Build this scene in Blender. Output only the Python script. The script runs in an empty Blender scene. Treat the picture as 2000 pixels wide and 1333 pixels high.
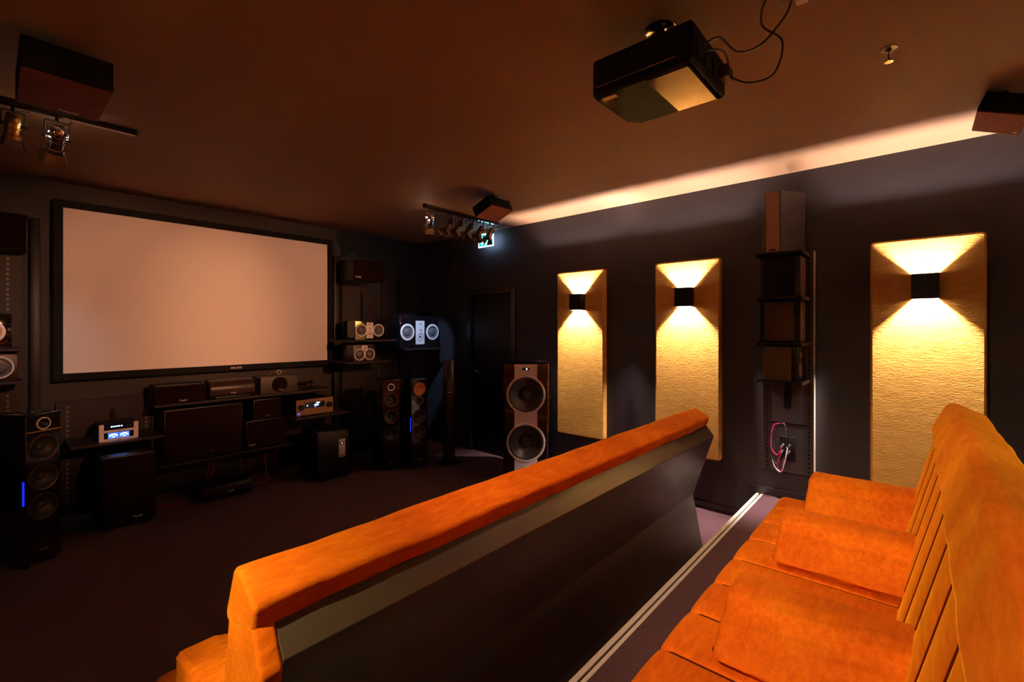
import bpy, bmesh, math, random
from mathutils import Vector, Matrix, Euler
random.seed(7)
PI = math.pi
SC = bpy.context.scene
COL = SC.collection

# ------------------------------------------------------------------ camera, world, exposure
CAMZ = 1.58
cam = bpy.data.cameras.new('camera')
cam.sensor_width = 36.0
cam.lens = 905.0 / 2000.0 * 36.0
cam.shift_y = -23.5 / 2000.0
cam.clip_start = 0.05
cam_o = bpy.data.objects.new('camera', cam)
COL.objects.link(cam_o)
cam_o.location = (0, 0, CAMZ)
cam_o.rotation_euler = (PI / 2, 0, 0)
cam_o.rotation_euler[2] = -(PI / 2 - math.atan2(795.0, 905.0))
SC.camera = cam_o

w = bpy.data.worlds.new('world'); SC.world = w; w.use_nodes = True
w.node_tree.nodes['Background'].inputs[0].default_value = (0.02, 0.012, 0.008, 1)
w.node_tree.nodes['Background'].inputs[1].default_value = 0.0
SC.view_settings.view_transform = 'Standard'
SC.view_settings.look = 'None'
SC.view_settings.gamma = 1.0
SC.view_settings.use_curve_mapping = False
SC.view_settings.exposure = 1.15

SCONCE_E = 17500.0      # emission strength of a wall lamp bulb
SPOT_K = 1.6
WARM_W = 124

# ------------------------------------------------------------------ room measures
CEIL = 2.812
XR, XL, YF, YB = 4.20, -1.20, 5.42, -1.95
PLAT_Z, PLAT_Y = 0.235, 1.005

# ------------------------------------------------------------------ materials
def mat(name, col, rough=0.5, metal=0.0, spec=0.5, sheen=0.0, coat=0.0, emit=None, es=0.0,
        n_scale=0, n_col=None, n_amt=0.5, bump=0.0, b_scale=80, stretch=(1, 1, 1), rough_var=0.0, n_detail=4, sheen_tint=None):
    m = bpy.data.materials.new(name); m.use_nodes = True
    nt = m.node_tree; b = nt.nodes['Principled BSDF']
    b.inputs['Base Color'].default_value = (*col, 1)
    b.inputs['Roughness'].default_value = rough
    b.inputs['Metallic'].default_value = metal
    b.inputs['Specular IOR Level'].default_value = spec
    b.inputs['Sheen Weight'].default_value = sheen
    if sheen:
        b.inputs['Sheen Roughness'].default_value = 0.35
        b.inputs['Sheen Tint'].default_value = (*(sheen_tint or col), 1)
    b.inputs['Coat Weight'].default_value = coat
    b.inputs['Coat Roughness'].default_value = 0.05
    if emit:
        b.inputs['Emission Color'].default_value = (*emit, 1)
        b.inputs['Emission Strength'].default_value = es
    tc = nt.nodes.new('ShaderNodeTexCoord'); mp = nt.nodes.new('ShaderNodeMapping')
    mp.inputs['Scale'].default_value = stretch
    nt.links.new(tc.outputs['Object'], mp.inputs['Vector'])
    if n_scale:
        n = nt.nodes.new('ShaderNodeTexNoise'); n.inputs['Scale'].default_value = n_scale
        n.inputs['Detail'].default_value = n_detail; n.inputs['Roughness'].default_value = 0.6
        nt.links.new(mp.outputs[0], n.inputs['Vector'])
        r = nt.nodes.new('ShaderNodeMapRange'); r.inputs[1].default_value = 0.5 - 0.28; r.inputs[2].default_value = 0.5 + 0.28
        nt.links.new(n.outputs[0], r.inputs[0])
        if n_col:
            mx = nt.nodes.new('ShaderNodeMix'); mx.data_type = 'RGBA'
            mx.inputs[6].default_value = (*col, 1)
            c2 = [col[i] * (1 - n_amt) + n_col[i] * n_amt for i in range(3)]
            mx.inputs[7].default_value = (*c2, 1)
            nt.links.new(r.outputs[0], mx.inputs[0]); nt.links.new(mx.outputs[2], b.inputs['Base Color'])
        if rough_var:
            r2 = nt.nodes.new('ShaderNodeMapRange'); r2.inputs[3].default_value = rough - rough_var; r2.inputs[4].default_value = rough + rough_var
            nt.links.new(r.outputs[0], r2.inputs[0]); nt.links.new(r2.outputs[0], b.inputs['Roughness'])
    if bump:
        n2 = nt.nodes.new('ShaderNodeTexNoise'); n2.inputs['Scale'].default_value = b_scale; n2.inputs['Detail'].default_value = 5
        nt.links.new(mp.outputs[0], n2.inputs['Vector'])
        bp = nt.nodes.new('ShaderNodeBump'); bp.inputs['Strength'].default_value = bump; bp.inputs['Distance'].default_value = 0.01
        nt.links.new(n2.outputs[0], bp.inputs['Height']); nt.links.new(bp.outputs[0], b.inputs['Normal'])
    return m

M = {}
M['wall'] = mat('wall_paint', (0.030, 0.022, 0.026), 0.6, n_scale=3, n_col=(0.037, 0.028, 0.032), bump=0.08, b_scale=220)
M['wall_dark'] = mat('dark_brown_paint', (0.014, 0.0085, 0.007), 0.6, n_scale=3, n_col=(0.018, 0.011, 0.009), bump=0.06, b_scale=220)
M['ceiling'] = mat('ceiling_paint', (0.30, 0.16, 0.085), 0.7, n_scale=1.2, n_col=(0.24, 0.125, 0.062), bump=0.05, b_scale=120)
M['carpet'] = mat('carpet', (0.085, 0.034, 0.040), 1.0, spec=0.1, sheen=0.3, sheen_tint=(0.3, 0.2, 0.22), n_scale=160, n_col=(0.20, 0.105, 0.125), n_amt=0.9, bump=0.9, b_scale=420, n_detail=6)
M['skirting'] = mat('skirting', (0.02, 0.016, 0.018), 0.25, n_scale=60, n_col=(0.04, 0.03, 0.033), bump=0.1, b_scale=90)
def velvet():
    m = mat('orange_velvet', (0.72, 0.14, 0.003), 0.8, spec=0.08, sheen=0.55, sheen_tint=(1.0, 0.50, 0.02))
    nt = m.node_tree; b = nt.nodes['Principled BSDF']
    tc = nt.nodes.new('ShaderNodeTexCoord')
    def noise(scale, st, det, rgh=0.65, dist=0.0):
        mp = nt.nodes.new('ShaderNodeMapping'); mp.inputs['Scale'].default_value = st; mp.inputs['Rotation'].default_value = (0.3, 0.5, 0.6)
        nt.links.new(tc.outputs['Object'], mp.inputs['Vector'])
        n = nt.nodes.new('ShaderNodeTexNoise'); n.inputs['Scale'].default_value = scale; n.inputs['Detail'].default_value = det
        n.inputs['Roughness'].default_value = rgh; n.inputs['Distortion'].default_value = dist
        nt.links.new(mp.outputs[0], n.inputs['Vector']); return n
    big = noise(2.4, (1, 1, 1), 2); nap = noise(46, (0.3, 1.2, 1.2), 7, 0.7, 0.3)
    ad = nt.nodes.new('ShaderNodeMath'); ad.operation = 'ADD'
    nt.links.new(big.outputs[0], ad.inputs[0]); nt.links.new(nap.outputs[0], ad.inputs[1])
    cr = nt.nodes.new('ShaderNodeValToRGB'); e = cr.color_ramp.elements
    e[0].position = 0.34; e[0].color = (0.62, 0.105, 0.004, 1); e[1].position = 0.66; e[1].color = (0.98, 0.27, 0.010, 1)
    mid = e.new(0.5); mid.color = (0.80, 0.165, 0.006, 1)
    hf = nt.nodes.new('ShaderNodeMath'); hf.operation = 'MULTIPLY'; hf.inputs[1].default_value = 0.5
    nt.links.new(ad.outputs[0], hf.inputs[0]); nt.links.new(hf.outputs[0], cr.inputs[0]); nt.links.new(cr.outputs[0], b.inputs['Base Color'])
    w1 = noise(11, (0.5, 1.3, 1.3), 3, 0.5, 0.8); w2 = noise(70, (1, 1, 1), 3)
    bp = nt.nodes.new('ShaderNodeBump'); bp.inputs['Strength'].default_value = 0.28; bp.inputs['Distance'].default_value = 0.02
    bp2 = nt.nodes.new('ShaderNodeBump'); bp2.inputs['Strength'].default_value = 0.15; bp2.inputs['Distance'].default_value = 0.004
    nt.links.new(w1.outputs[0], bp.inputs['Height']); nt.links.new(w2.outputs[0], bp2.inputs['Height'])
    nt.links.new(bp.outputs[0], bp2.inputs['Normal']); nt.links.new(bp2.outputs[0], b.inputs['Normal'])
    return m
M['velvet'] = velvet()
M['seam_shade'] = mat('seam_shade_brown', (0.11, 0.014, 0.001), 0.9, spec=0.05, n_scale=200, n_col=(0.08, 0.01, 0.001))  # dark colour standing for the shade in the sofa seams
M['gold'] = mat('gold_fabric', (0.70, 0.38, 0.085), 0.85, spec=0.12, sheen=0.15, n_scale=14, n_col=(0.52, 0.25, 0.045), n_amt=1.0, stretch=(0.6, 1, 1.8), bump=0.55, b_scale=90, n_detail=10)
M['laminate'] = mat('brown_laminate', (0.060, 0.040, 0.030), 0.34, n_scale=4, n_col=(0.08, 0.055, 0.04), stretch=(1, 1, 4), rough_var=0.08)
M['black'] = mat('black_satin', (0.004, 0.003, 0.003), 0.42, spec=0.35, n_scale=30, n_col=(0.006, 0.005, 0.005))
M['matte'] = mat('black_matte', (0.003, 0.0025, 0.0025), 0.7, spec=0.2, n_scale=60, n_col=(0.005, 0.004, 0.004))
M['gloss'] = mat('black_piano_gloss', (0.008, 0.006, 0.007), 0.06, coat=0.6, n_scale=30, n_col=(0.010, 0.008, 0.008))
M['grille'] = mat('dark_grille_cloth', (0.010, 0.0025, 0.0025), 0.95, spec=0.1, n_scale=400, n_col=(0.014, 0.004, 0.004), bump=0.2, b_scale=600)
M['board'] = mat('brown_board', (0.020, 0.012, 0.011), 0.5, spec=0.3, n_scale=8, n_col=(0.026, 0.016, 0.014), bump=0.05, b_scale=160)
M['silver'] = mat('silver_paint', (0.88, 0.84, 0.80), 0.35, metal=0.1, n_scale=200, n_col=(0.66, 0.64, 0.62))
M['alu'] = mat('aluminium', (0.95, 0.86, 0.72), 0.33, metal=0.2, n_scale=200, n_col=(0.75, 0.73, 0.7), stretch=(1, 30, 30))
M['rack_cloth'] = mat('brown_speaker_cloth', (0.10, 0.062, 0.026), 0.8, n_scale=300, n_col=(0.12, 0.075, 0.035))
M['rack_side'] = mat('reddish_brown_side', (0.15, 0.07, 0.055), 0.4, n_scale=12, n_col=(0.17, 0.08, 0.06))
M['rack_board'] = mat('dark_purple_board', (0.050, 0.035, 0.038), 0.5, n_scale=8, n_col=(0.06, 0.042, 0.045))
M['rack_dark'] = mat('dark_lacquer', (0.03, 0.014, 0.014), 0.3, n_scale=12, n_col=(0.035, 0.017, 0.017))
M['amp_front'] = mat('brushed_dark_front', (0.34, 0.20, 0.10), 0.3, metal=0.6, n_scale=100, n_col=(0.28, 0.16, 0.08), stretch=(0.1, 1, 6))
M['rail'] = mat('steel_rail', (0.10, 0.09, 0.085), 0.5, metal=0.3, n_scale=60, n_col=(0.16, 0.14, 0.13))
M['chrome'] = mat('chrome', (0.8, 0.8, 0.8), 0.12, metal=1.0, n_scale=60, n_col=(0.7, 0.7, 0.7))
M['cone'] = mat('driver_cone', (0.035, 0.028, 0.024), 0.42, n_scale=50, n_col=(0.045, 0.036, 0.03))
M['cone_grey'] = mat('grey_perforated_cone', (0.16, 0.15, 0.16), 0.6, n_scale=300, n_col=(0.07, 0.065, 0.07), n_amt=1.0)
M['rim_dark'] = mat('driver_rim', (0.16, 0.11, 0.09), 0.35, metal=0.5, n_scale=60, n_col=(0.2, 0.14, 0.11))
M['copper'] = mat('copper_cone', (0.85, 0.36, 0.08), 0.35, metal=0.4, n_scale=30, n_col=(0.9, 0.45, 0.12))
M['grey'] = mat('grey_cabinet', (0.045, 0.035, 0.022), 0.5, n_scale=30, n_col=(0.05, 0.04, 0.025))
M['brownlac'] = mat('brown_cabinet', (0.022, 0.011, 0.008), 0.35, n_scale=12, n_col=(0.03, 0.016, 0.011), stretch=(1, 1, 0.2))
M['silverpanel'] = mat('copper_tinted_front', (0.55, 0.36, 0.24), 0.4, metal=0.3, n_scale=100, n_col=(0.5, 0.33, 0.22), stretch=(1, 1, 0.1))
M['screen'] = mat('projection_cloth', (0.90, 0.86, 0.84), 0.85, spec=0.1, n_scale=300, n_col=(0.88, 0.84, 0.82))
M['brass'] = mat('dark_brass', (0.36, 0.22, 0.08), 0.28, metal=0.9, n_scale=40, n_col=(0.25, 0.15, 0.06))
M['cable_red'] = mat('magenta_cable', (0.55, 0.02, 0.14), 0.35, n_scale=40, n_col=(0.5, 0.02, 0.1))
M['cable_black'] = mat('black_cable', (0.012, 0.009, 0.009), 0.4, n_scale=40, n_col=(0.016, 0.012, 0.012))
M['white'] = mat('white_plastic', (0.75, 0.72, 0.70), 0.4, n_scale=40, n_col=(0.7, 0.68, 0.66))
M['lampwhite'] = mat('lamp_inner_white', (0.85, 0.82, 0.78), 0.5, n_scale=40, n_col=(0.8, 0.78, 0.74))
M['bulb'] = mat('wall_lamp_bulb', (1, 1, 1), 0.5, emit=(1.0, 0.84, 0.76), es=SCONCE_E)
M['bulb_mid'] = mat('half_dimmed_lamp_bulb', (1, 1, 1), 0.5, emit=(1.0, 0.80, 0.62), es=SCONCE_E * 0.45)
M['bulb_dim'] = mat('dimmed_lamp_bulb', (1, 1, 1), 0.5, emit=(1.0, 0.74, 0.58), es=SCONCE_E * 0.04)
M['halogen'] = mat('halogen_bulb', (1, 1, 1), 0.5, emit=(1.0, 0.80, 0.62), es=120)
M['led_cool'] = mat('cool_lens', (0.8, 0.9, 1), 0.3, emit=(0.75, 0.88, 1.0), es=9)
M['disp'] = mat('display_glow', (0.1, 0.2, 0.5), 0.3, emit=(0.45, 0.72, 1.0), es=3.5)
M['dispblue'] = mat('display_blue', (0.02, 0.05, 0.5), 0.3, emit=(0.03, 0.09, 0.9), es=1.6)
M['displaywindow'] = mat('display_window', (0.01, 0.012, 0.03), 0.1, n_scale=20, n_col=(0.012, 0.012, 0.03))
M['blue_led'] = mat('blue_led_strip', (0.01, 0.02, 0.6), 0.3, emit=(0.01, 0.03, 1.0), es=0.4)
M['white_led'] = mat('white_led', (1, 1, 1), 0.3, emit=(1, 0.95, 0.9), es=4)
M['exit_green'] = mat('exit_sign_green', (0.0, 0.4, 0.36), 0.4, emit=(0.0, 0.42, 0.40), es=0.8)
M['exit_white'] = mat('exit_sign_white', (0.9, 0.95, 1), 0.4, emit=(0.42, 0.68, 1.0), es=3.2)
M['logo'] = mat('logo_white', (0.85, 0.80, 0.74), 0.35, metal=0.2, n_scale=50, n_col=(0.8, 0.76, 0.7))
M['carbon'] = mat('glossy_grey_shell', (0.22, 0.15, 0.09), 0.13, metal=0.6, coat=0.3, n_scale=14, n_col=(0.25, 0.18, 0.12), bump=0.03, b_scale=18)

# ------------------------------------------------------------------ mesh helpers
def smooth_mesh(me):
    for p in me.polygons: p.use_smooth = True
    try: me.set_sharp_from_angle(angle=math.radians(38))
    except Exception: pass
    for p in me.polygons:
        if len(p.vertices) > 6: p.use_smooth = False

def new_obj(name, bm, material, parent=None, smooth=False, mats=None):
    me = bpy.data.meshes.new(name)
    bmesh.ops.recalc_face_normals(bm, faces=bm.faces[:])
    bm.to_mesh(me); bm.free()
    for mm in (mats or [material]):
        me.materials.append(mm)
    if smooth:
        smooth_mesh(me)
    o = bpy.data.objects.new(name, me); COL.objects.link(o)
    if parent: o.parent = parent
    return o

def thing(name, label, cat, loc=(0, 0, 0), rz=0.0, group=None, rot=None):
    o = bpy.data.objects.new(name, None); COL.objects.link(o)
    o.empty_display_size = 0.1
    o.location = loc; o.rotation_euler = rot if rot else (0, 0, rz)
    o['label'] = label; o['category'] = cat
    if group: o['group'] = group
    return o

def tag(o, label, cat, group=None, kind=None):
    o['label'] = label; o['category'] = cat
    if group: o['group'] = group
    if kind: o['kind'] = kind
    return o

def struct(name, bm, m, smooth=False):
    o = new_obj(name, bm, m, None, smooth); o['kind'] = 'structure'; return o

def copy_tree(o, parent=None):
    c = o.copy(); COL.objects.link(c)
    c.parent = parent if parent else o.parent
    for ch in list(o.children): copy_tree(ch, c)
    return c

def add_box(bm, x0, x1, y0, y1, z0, z1, bev=0.0, seg=2, M4=None, mi=0):
    vs = [bm.verts.new((x, y, z)) for x in (x0, x1) for y in (y0, y1) for z in (z0, z1)]
    F = [(0, 1, 3, 2), (4, 6, 7, 5), (0, 4, 5, 1), (2, 3, 7, 6), (0, 2, 6, 4), (1, 5, 7, 3)]
    fs = [bm.faces.new([vs[i] for i in f]) for f in F]
    for f in fs: f.material_index = mi
    if M4 is not None: bmesh.ops.transform(bm, matrix=M4, verts=vs)
    if bev:
        es = list({e for f in fs for e in f.edges})
        bmesh.ops.bevel(bm, geom=es, offset=bev, segments=seg, profile=0.5, affect='EDGES')

def box(name, dims, m, parent=None, bev=0.0, seg=2, smooth=None):
    bm = bmesh.new(); add_box(bm, *dims, bev=bev, seg=seg)
    return new_obj(name, bm, m, parent, smooth=bool(bev) if smooth is None else smooth)

def basis(axis):
    a = Vector(axis).normalized()
    h = Vector((0, 0, 1)) if abs(a.z) < 0.9 else Vector((1, 0, 0))
    u = a.cross(h).normalized(); v = a.cross(u).normalized()
    return a, u, v

def add_lathe(bm, prof, origin=(0, 0, 0), axis=(0, 0, 1), seg=40, closed=False, mi=0):
    """prof: (radius, distance along axis)"""
    a, u, v = basis(axis); o = Vector(origin)
    rings = []
    for r, h in prof:
        if r < 1e-6: rings.append([bm.verts.new(o + a * h)])
        else: rings.append([bm.verts.new(o + a * h + (u * math.cos(2 * PI * k / seg) + v * math.sin(2 * PI * k / seg)) * r) for k in range(seg)])
    n = len(rings)
    for i in range(n if closed else n - 1):
        A, B = rings[i], rings[(i + 1) % n]
        for k in range(seg):
            k2 = (k + 1) % seg
            if len(A) == 1 and len(B) == 1: continue
            if len(A) == 1: f = bm.faces.new((A[0], B[k2], B[k]))
            elif len(B) == 1: f = bm.faces.new((A[k], A[k2], B[0]))
            else: f = bm.faces.new((A[k], A[k2], B[k2], B[k]))
            f.material_index = mi

def add_tube(bm, pts, r, seg=8, smooth_n=0):
    pts = [Vector(p) for p in pts]
    if smooth_n:
        out = []
        n = len(pts)
        for i in range(n - 1):
            p0 = pts[max(i - 1, 0)]; p1 = pts[i]; p2 = pts[i + 1]; p3 = pts[min(i + 2, n - 1)]
            for k in range(smooth_n):
                t = k / smooth_n
                out.append(0.5 * ((2 * p1) + (-p0 + p2) * t + (2 * p0 - 5 * p1 + 4 * p2 - p3) * t * t + (-p0 + 3 * p1 - 3 * p2 + p3) * t ** 3))
        out.append(pts[-1]); pts = out
    rings = []; n = len(pts)
    prev_u = None
    for i in range(n):
        d = (pts[min(i + 1, n - 1)] - pts[max(i - 1, 0)])
        if d.length < 1e-9: d = Vector((0, 0, 1))
        d.normalize()
        if prev_u is None: _, u, v = basis(d)
        else:
            u = (prev_u - d * prev_u.dot(d))
            if u.length < 1e-6: _, u, v = basis(d)
            u.normalize(); v = d.cross(u)
        prev_u = u
        rings.append([bm.verts.new(pts[i] + (u * math.cos(2 * PI * k / seg) + v * math.sin(2 * PI * k / seg)) * r) for k in range(seg)])
    for i in range(n - 1):
        for k in range(seg):
            k2 = (k + 1) % seg
            bm.faces.new((rings[i][k], rings[i][k2], rings[i + 1][k2], rings[i + 1][k]))
    bm.faces.new(rings[0]); bm.faces.new(rings[-1][::-1])

def tube(name, pts, r, m, parent=None, seg=8, smooth_n=0):
    bm = bmesh.new(); add_tube(bm, pts, r, seg, smooth_n)
    return new_obj(name, bm, m, parent, smooth=True)

def round_poly(pts, r, seg=4):
    """round the corners of a closed 2D polygon; r a number or one per corner"""
    n = len(pts); out = []
    for i in range(n):
        p = Vector(pts[i]); a = Vector(pts[i - 1]); b = Vector(pts[(i + 1) % n])
        rr = r[i] if isinstance(r, (list, tuple)) else r
        if rr <= 0: out.append(p); continue
        da = (a - p); db = (b - p)
        l = min(rr, da.length * 0.45, db.length * 0.45)
        pa = p + da.normalized() * l; pb = p + db.normalized() * l
        for k in range(seg + 1):
            t = k / seg
            out.append(pa * (1 - t) ** 2 + p * 2 * t * (1 - t) + pb * t * t)
    return out

def loop_normals(loop):
    n = len(loop)
    area = sum(loop[i].x * loop[(i + 1) % n].y - loop[(i + 1) % n].x * loop[i].y for i in range(n))
    sgn = 1 if area > 0 else -1
    res = []
    for i in range(n):
        d = (loop[(i + 1) % n] - loop[i - 1])
        nn = Vector((d.y, -d.x)) * sgn
        res.append(nn.normalized() if nn.length > 1e-9 else Vector((0, 0)))
    return res

def extrude_loop(bm, loop, stations, place, wob=None):
    """loop: 2D Vectors; stations: (s, inset); place(s, a, b) -> 3D"""
    N = loop_normals(loop); rings = []
    for s, ins in stations:
        ring = []
        for i, (p, q) in enumerate(zip(loop, N)):
            off = ins + (wob(s, i, p) if wob else 0.0)
            c = p - q * off
            ring.append(bm.verts.new(place(s, c.x, c.y)))
        rings.append(ring)
    n = len(loop)
    for a, b in zip(rings[:-1], rings[1:]):
        for i in range(n):
            j = (i + 1) % n
            bm.faces.new((a[i], a[j], b[j], b[i]))
    bm.faces.new(rings[0]); bm.faces.new(rings[-1][::-1])

def soft_stations(s0, s1, r, seg=4, step=None, extra=()):
    st = []
    for k in range(seg + 1):
        th = PI / 2 * k / seg
        st.append((s0 + r * (1 - math.cos(PI / 2 - (PI / 2 - th))) if False else s0 + r * (1 - math.cos(th)), r * (1 - math.sin(th))))
    mid = []
    if step:
        n = max(1, int((s1 - s0 - 2 * r) / step))
        mid = [s0 + r + (s1 - s0 - 2 * r) * k / n for k in range(1, n)]
    mid = sorted(set([round(x, 5) for x in mid] + [round(x, 5) for x in extra if s0 + r < x < s1 - r]))
    st += [(x, 0.0) for x in mid]
    for k in range(seg, -1, -1):
        th = PI / 2 * k / seg
        st.append((s1 - r * (1 - math.cos(th)), r * (1 - math.sin(th))))
    return st

def text(name, s, size, m, parent, x, y, z, rot=(PI / 2, 0, 0), align='CENTER', ext=0.0008):
    cu = bpy.data.curves.new('txt', 'FONT'); cu.body = s; cu.size = size; cu.extrude = ext
    cu.align_x = align; cu.align_y = 'CENTER'; cu.resolution_u = 2; cu.offset = size * 0.01
    t = bpy.data.objects.new('txt', cu); COL.objects.link(t)
    dg = bpy.context.evaluated_depsgraph_get(); dg.update()
    me = bpy.data.meshes.new_from_object(t.evaluated_get(dg))
    bpy.data.objects.remove(t); bpy.data.curves.remove(cu)
    me.materials.clear(); me.materials.append(m)
    me.transform(Matrix.Translation((x, y, z)) @ Euler(rot).to_matrix().to_4x4())
    o = bpy.data.objects.new(name, me); COL.objects.link(o); o.parent = parent
    return o

def cut_holes(o, holes, axis=(0, 1, 0)):
    """holes: (origin, radius, depth) bored into o along axis"""
    bm = bmesh.new()
    for org, r, d in holes:
        add_lathe(bm, [(0, -0.03), (r, -0.03), (r, d), (0, d)], org, axis, 40)
    bmesh.ops.recalc_face_normals(bm, faces=bm.faces[:])
    me = bpy.data.meshes.new('cut'); bm.to_mesh(me); bm.free()
    c = bpy.data.objects.new('cut', me); COL.objects.link(c)
    md = o.modifiers.new('b', 'BOOLEAN'); md.operation = 'DIFFERENCE'; md.object = c; md.solver = 'EXACT'
    par = o.parent; o.parent = None
    dg = bpy.context.evaluated_depsgraph_get(); dg.update()
    nm = bpy.data.meshes.new_from_object(o.evaluated_get(dg))
    o.modifiers.clear(); old = o.data; o.data = nm; o.parent = par
    bpy.data.objects.remove(c); bpy.data.meshes.remove(me)
    smooth_mesh(nm)

# ------------------------------------------------------------------ loudspeaker parts
def driver(parent, x, z, r, ring_m, cone_m, cap_m=None, ringw=0.1, depth=0.03, y=0.0, cap=0.33, screws=0, name='driver', proud=0.006, oval=1.0):
    """round driver seated in a hole of the front at y; opens towards -Y"""
    ri = r * (1 - ringw)
    bm = bmesh.new()
    prof = [(ri, y - proud * 0.3), (ri * 0.97, y - proud * 0.9), (ri * 0.91, y - proud * 0.9), (ri * 0.87, y + 0.001),
            (ri * 0.62, y + depth * 0.55), (ri * cap * 1.02, y + depth), (0, y + depth)]
    add_lathe(bm, prof, (x, 0, z), (0, 1, 0), 40)
    d = new_obj(name, bm, cone_m, parent, True)
    bm = bmesh.new()
    add_lathe(bm, [(ri, y + 0.004), (ri, y - proud * 0.8), (ri + (r - ri) * 0.25, y - proud), (r - (r - ri) * 0.2, y - proud), (r, y - proud * 0.6), (r, y + 0.001)], (x, 0, z), (0, 1, 0), 48)
    if screws:
        for k in range(screws):
            a = 2 * PI * (k + 0.0) / screws + PI / 2
            rm = (r + ri) / 2
            add_lathe(bm, [(0, -proud - 0.0012), (r * 0.022, -proud - 0.0012), (r * 0.022, 0)], (x + rm * math.cos(a), y, z + rm * math.sin(a)), (0, 1, 0), 8, mi=1)
    g = new_obj('trim_ring', bm, ring_m, d, True, mats=[ring_m, M['matte']])
    bm = bmesh.new()
    rc = ri * cap; k = [(rc * math.cos(t), y + depth - rc * 0.55 * math.sin(t)) for t in [PI / 2 * q / 6 for q in range(7)]]
    k[-1] = (0, y + depth - rc * 0.55)
    add_lathe(bm, k, (x, 0, z), (0, 1, 0), 28)
    new_obj('dust_cap', bm, cap_m or cone_m, d, True)
    return d

def cabinet(parent, w_, d_, z0, z1, m, holes=(), bev=0.006, x0=None, name='cabinet'):
    xa = -w_ / 2 if x0 is None else x0
    o = box(name, (xa, xa + w_, 0, d_, z0, z1), m, parent, bev=bev, seg=2)
    if holes: cut_holes(o, [((hx, 0, hz), hr, hd) for hx, hz, hr, hd in holes])
    return o

BRAND = 'Teufel'

def logo(parent, x, z, size=0.022, y=0.0, s=BRAND, m=None):
    return text('logo', s, size, m or M['logo'], parent, x, y - 0.0012, z)

# ================================================================== SETTING
def flat(name, quad, m):
    bm = bmesh.new(); bm.faces.new([bm.verts.new(p) for p in quad]); o = struct(name, bm, m); return o

T_ = 0.12
bm = bmesh.new(); add_box(bm, XL - T_, XR + T_, YB - T_, YF + T_, -0.1, 0); struct('floor', bm, M['carpet'])
bm = bmesh.new(); add_box(bm, XL - T_, XR + T_, YB - T_, YF + T_, CEIL, CEIL + 0.1); struct('ceiling', bm, M['ceiling'])
# right wall with a doorway niche
DY0, DY1, DZ = 3.66, 4.44, 2.06
bm = bmesh.new()
add_box(bm, XR, XR + T_, YB, DY0, 0, CEIL); add_box(bm, XR, XR + T_, DY1, YF, 0, CEIL); add_box(bm, XR, XR + T_, DY0, DY1, DZ, CEIL)
add_box(bm, XR + 0.10, XR + T_, DY0, DY1, 0, DZ)
struct('wall_right', bm, M['wall'])
bm = bmesh.new(); add_box(bm, XL, XR, YF, YF + T_, 0, CEIL); struct('wall_front', bm, M['wall_dark'])
bm = bmesh.new(); add_box(bm, XL - T_, XL, YB, YF, 0, CEIL); struct('wall_left', bm, M['wall'])
bm = bmesh.new(); add_box(bm, XL, XR, YB - T_, YB, 0, CEIL); struct('wall_back', bm, M['wall'])
# door
bm = bmesh.new(); add_box(bm, XR + 0.02, XR + 0.06, DY0 + 0.045, DY1 - 0.045, 0.005, DZ - 0.045, bev=0.003)
door = struct('door_1', bm, M['black'])
bm = bmesh.new()
add_box(bm, XR - 0.012, XR + 0.09, DY0 - 0.03, DY0 + 0.04, 0, DZ + 0.03, bev=0.003)
add_box(bm, XR - 0.012, XR + 0.09, DY1 - 0.04, DY1 + 0.03, 0, DZ + 0.03, bev=0.003)
add_box(bm, XR - 0.012, XR + 0.09, DY0 + 0.04, DY1 - 0.04, DZ - 0.04, DZ + 0.03, bev=0.003)
new_obj('door_frame', bm, M['skirting'], door)
bm = bmesh.new()
add_tube(bm, [(XR + 0.02, DY1 - 0.12, 1.03), (XR - 0.03, DY1 - 0.12, 1.03), (XR - 0.035, DY1 - 0.13, 1.03), (XR - 0.035, DY1 - 0.24, 1.03)], 0.009, 10)
add_lathe(bm, [(0, -0.006), (0.025, -0.006), (0.025, 0)], (XR + 0.02, DY1 - 0.12, 1.03), (1, 0, 0), 20)
add_lathe(bm, [(0, -0.006), (0.02, -0.006), (0.02, 0)], (XR + 0.02, DY1 - 0.12, 0.93), (1, 0, 0), 20)
new_obj('door_handle', bm, M['chrome'], door, True)
# skirting boards
bm = bmesh.new(); add_box(bm, XR - 0.014, XR, PLAT_Y, DY0 - 0.03, 0, 0.062, bev=0.003); struct('baseboard_right', bm, M['skirting'])
bm = bmesh.new(); add_box(bm, XR - 0.014, XR, DY1 + 0.03, YF, 0, 0.062, bev=0.003); struct('baseboard_right.001', bm, M['skirting'])
bm = bmesh.new()
add_box(bm, XR - 0.016, XR, YB, PLAT_Y + 0.06, PLAT_Z, PLAT_Z + 0.065, bev=0.003)
add_box(bm, XR - 0.016, XR, PLAT_Y, PLAT_Y + 0.06, 0.062, PLAT_Z, bev=0.002)
struct('trim_1', bm, M['skirting'])
bm = bmesh.new(); add_box(bm, XL, XR, YF - 0.014, YF, 0, 0.062, bev=0.003); struct('baseboard_front', bm, M['skirting'])

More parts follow.
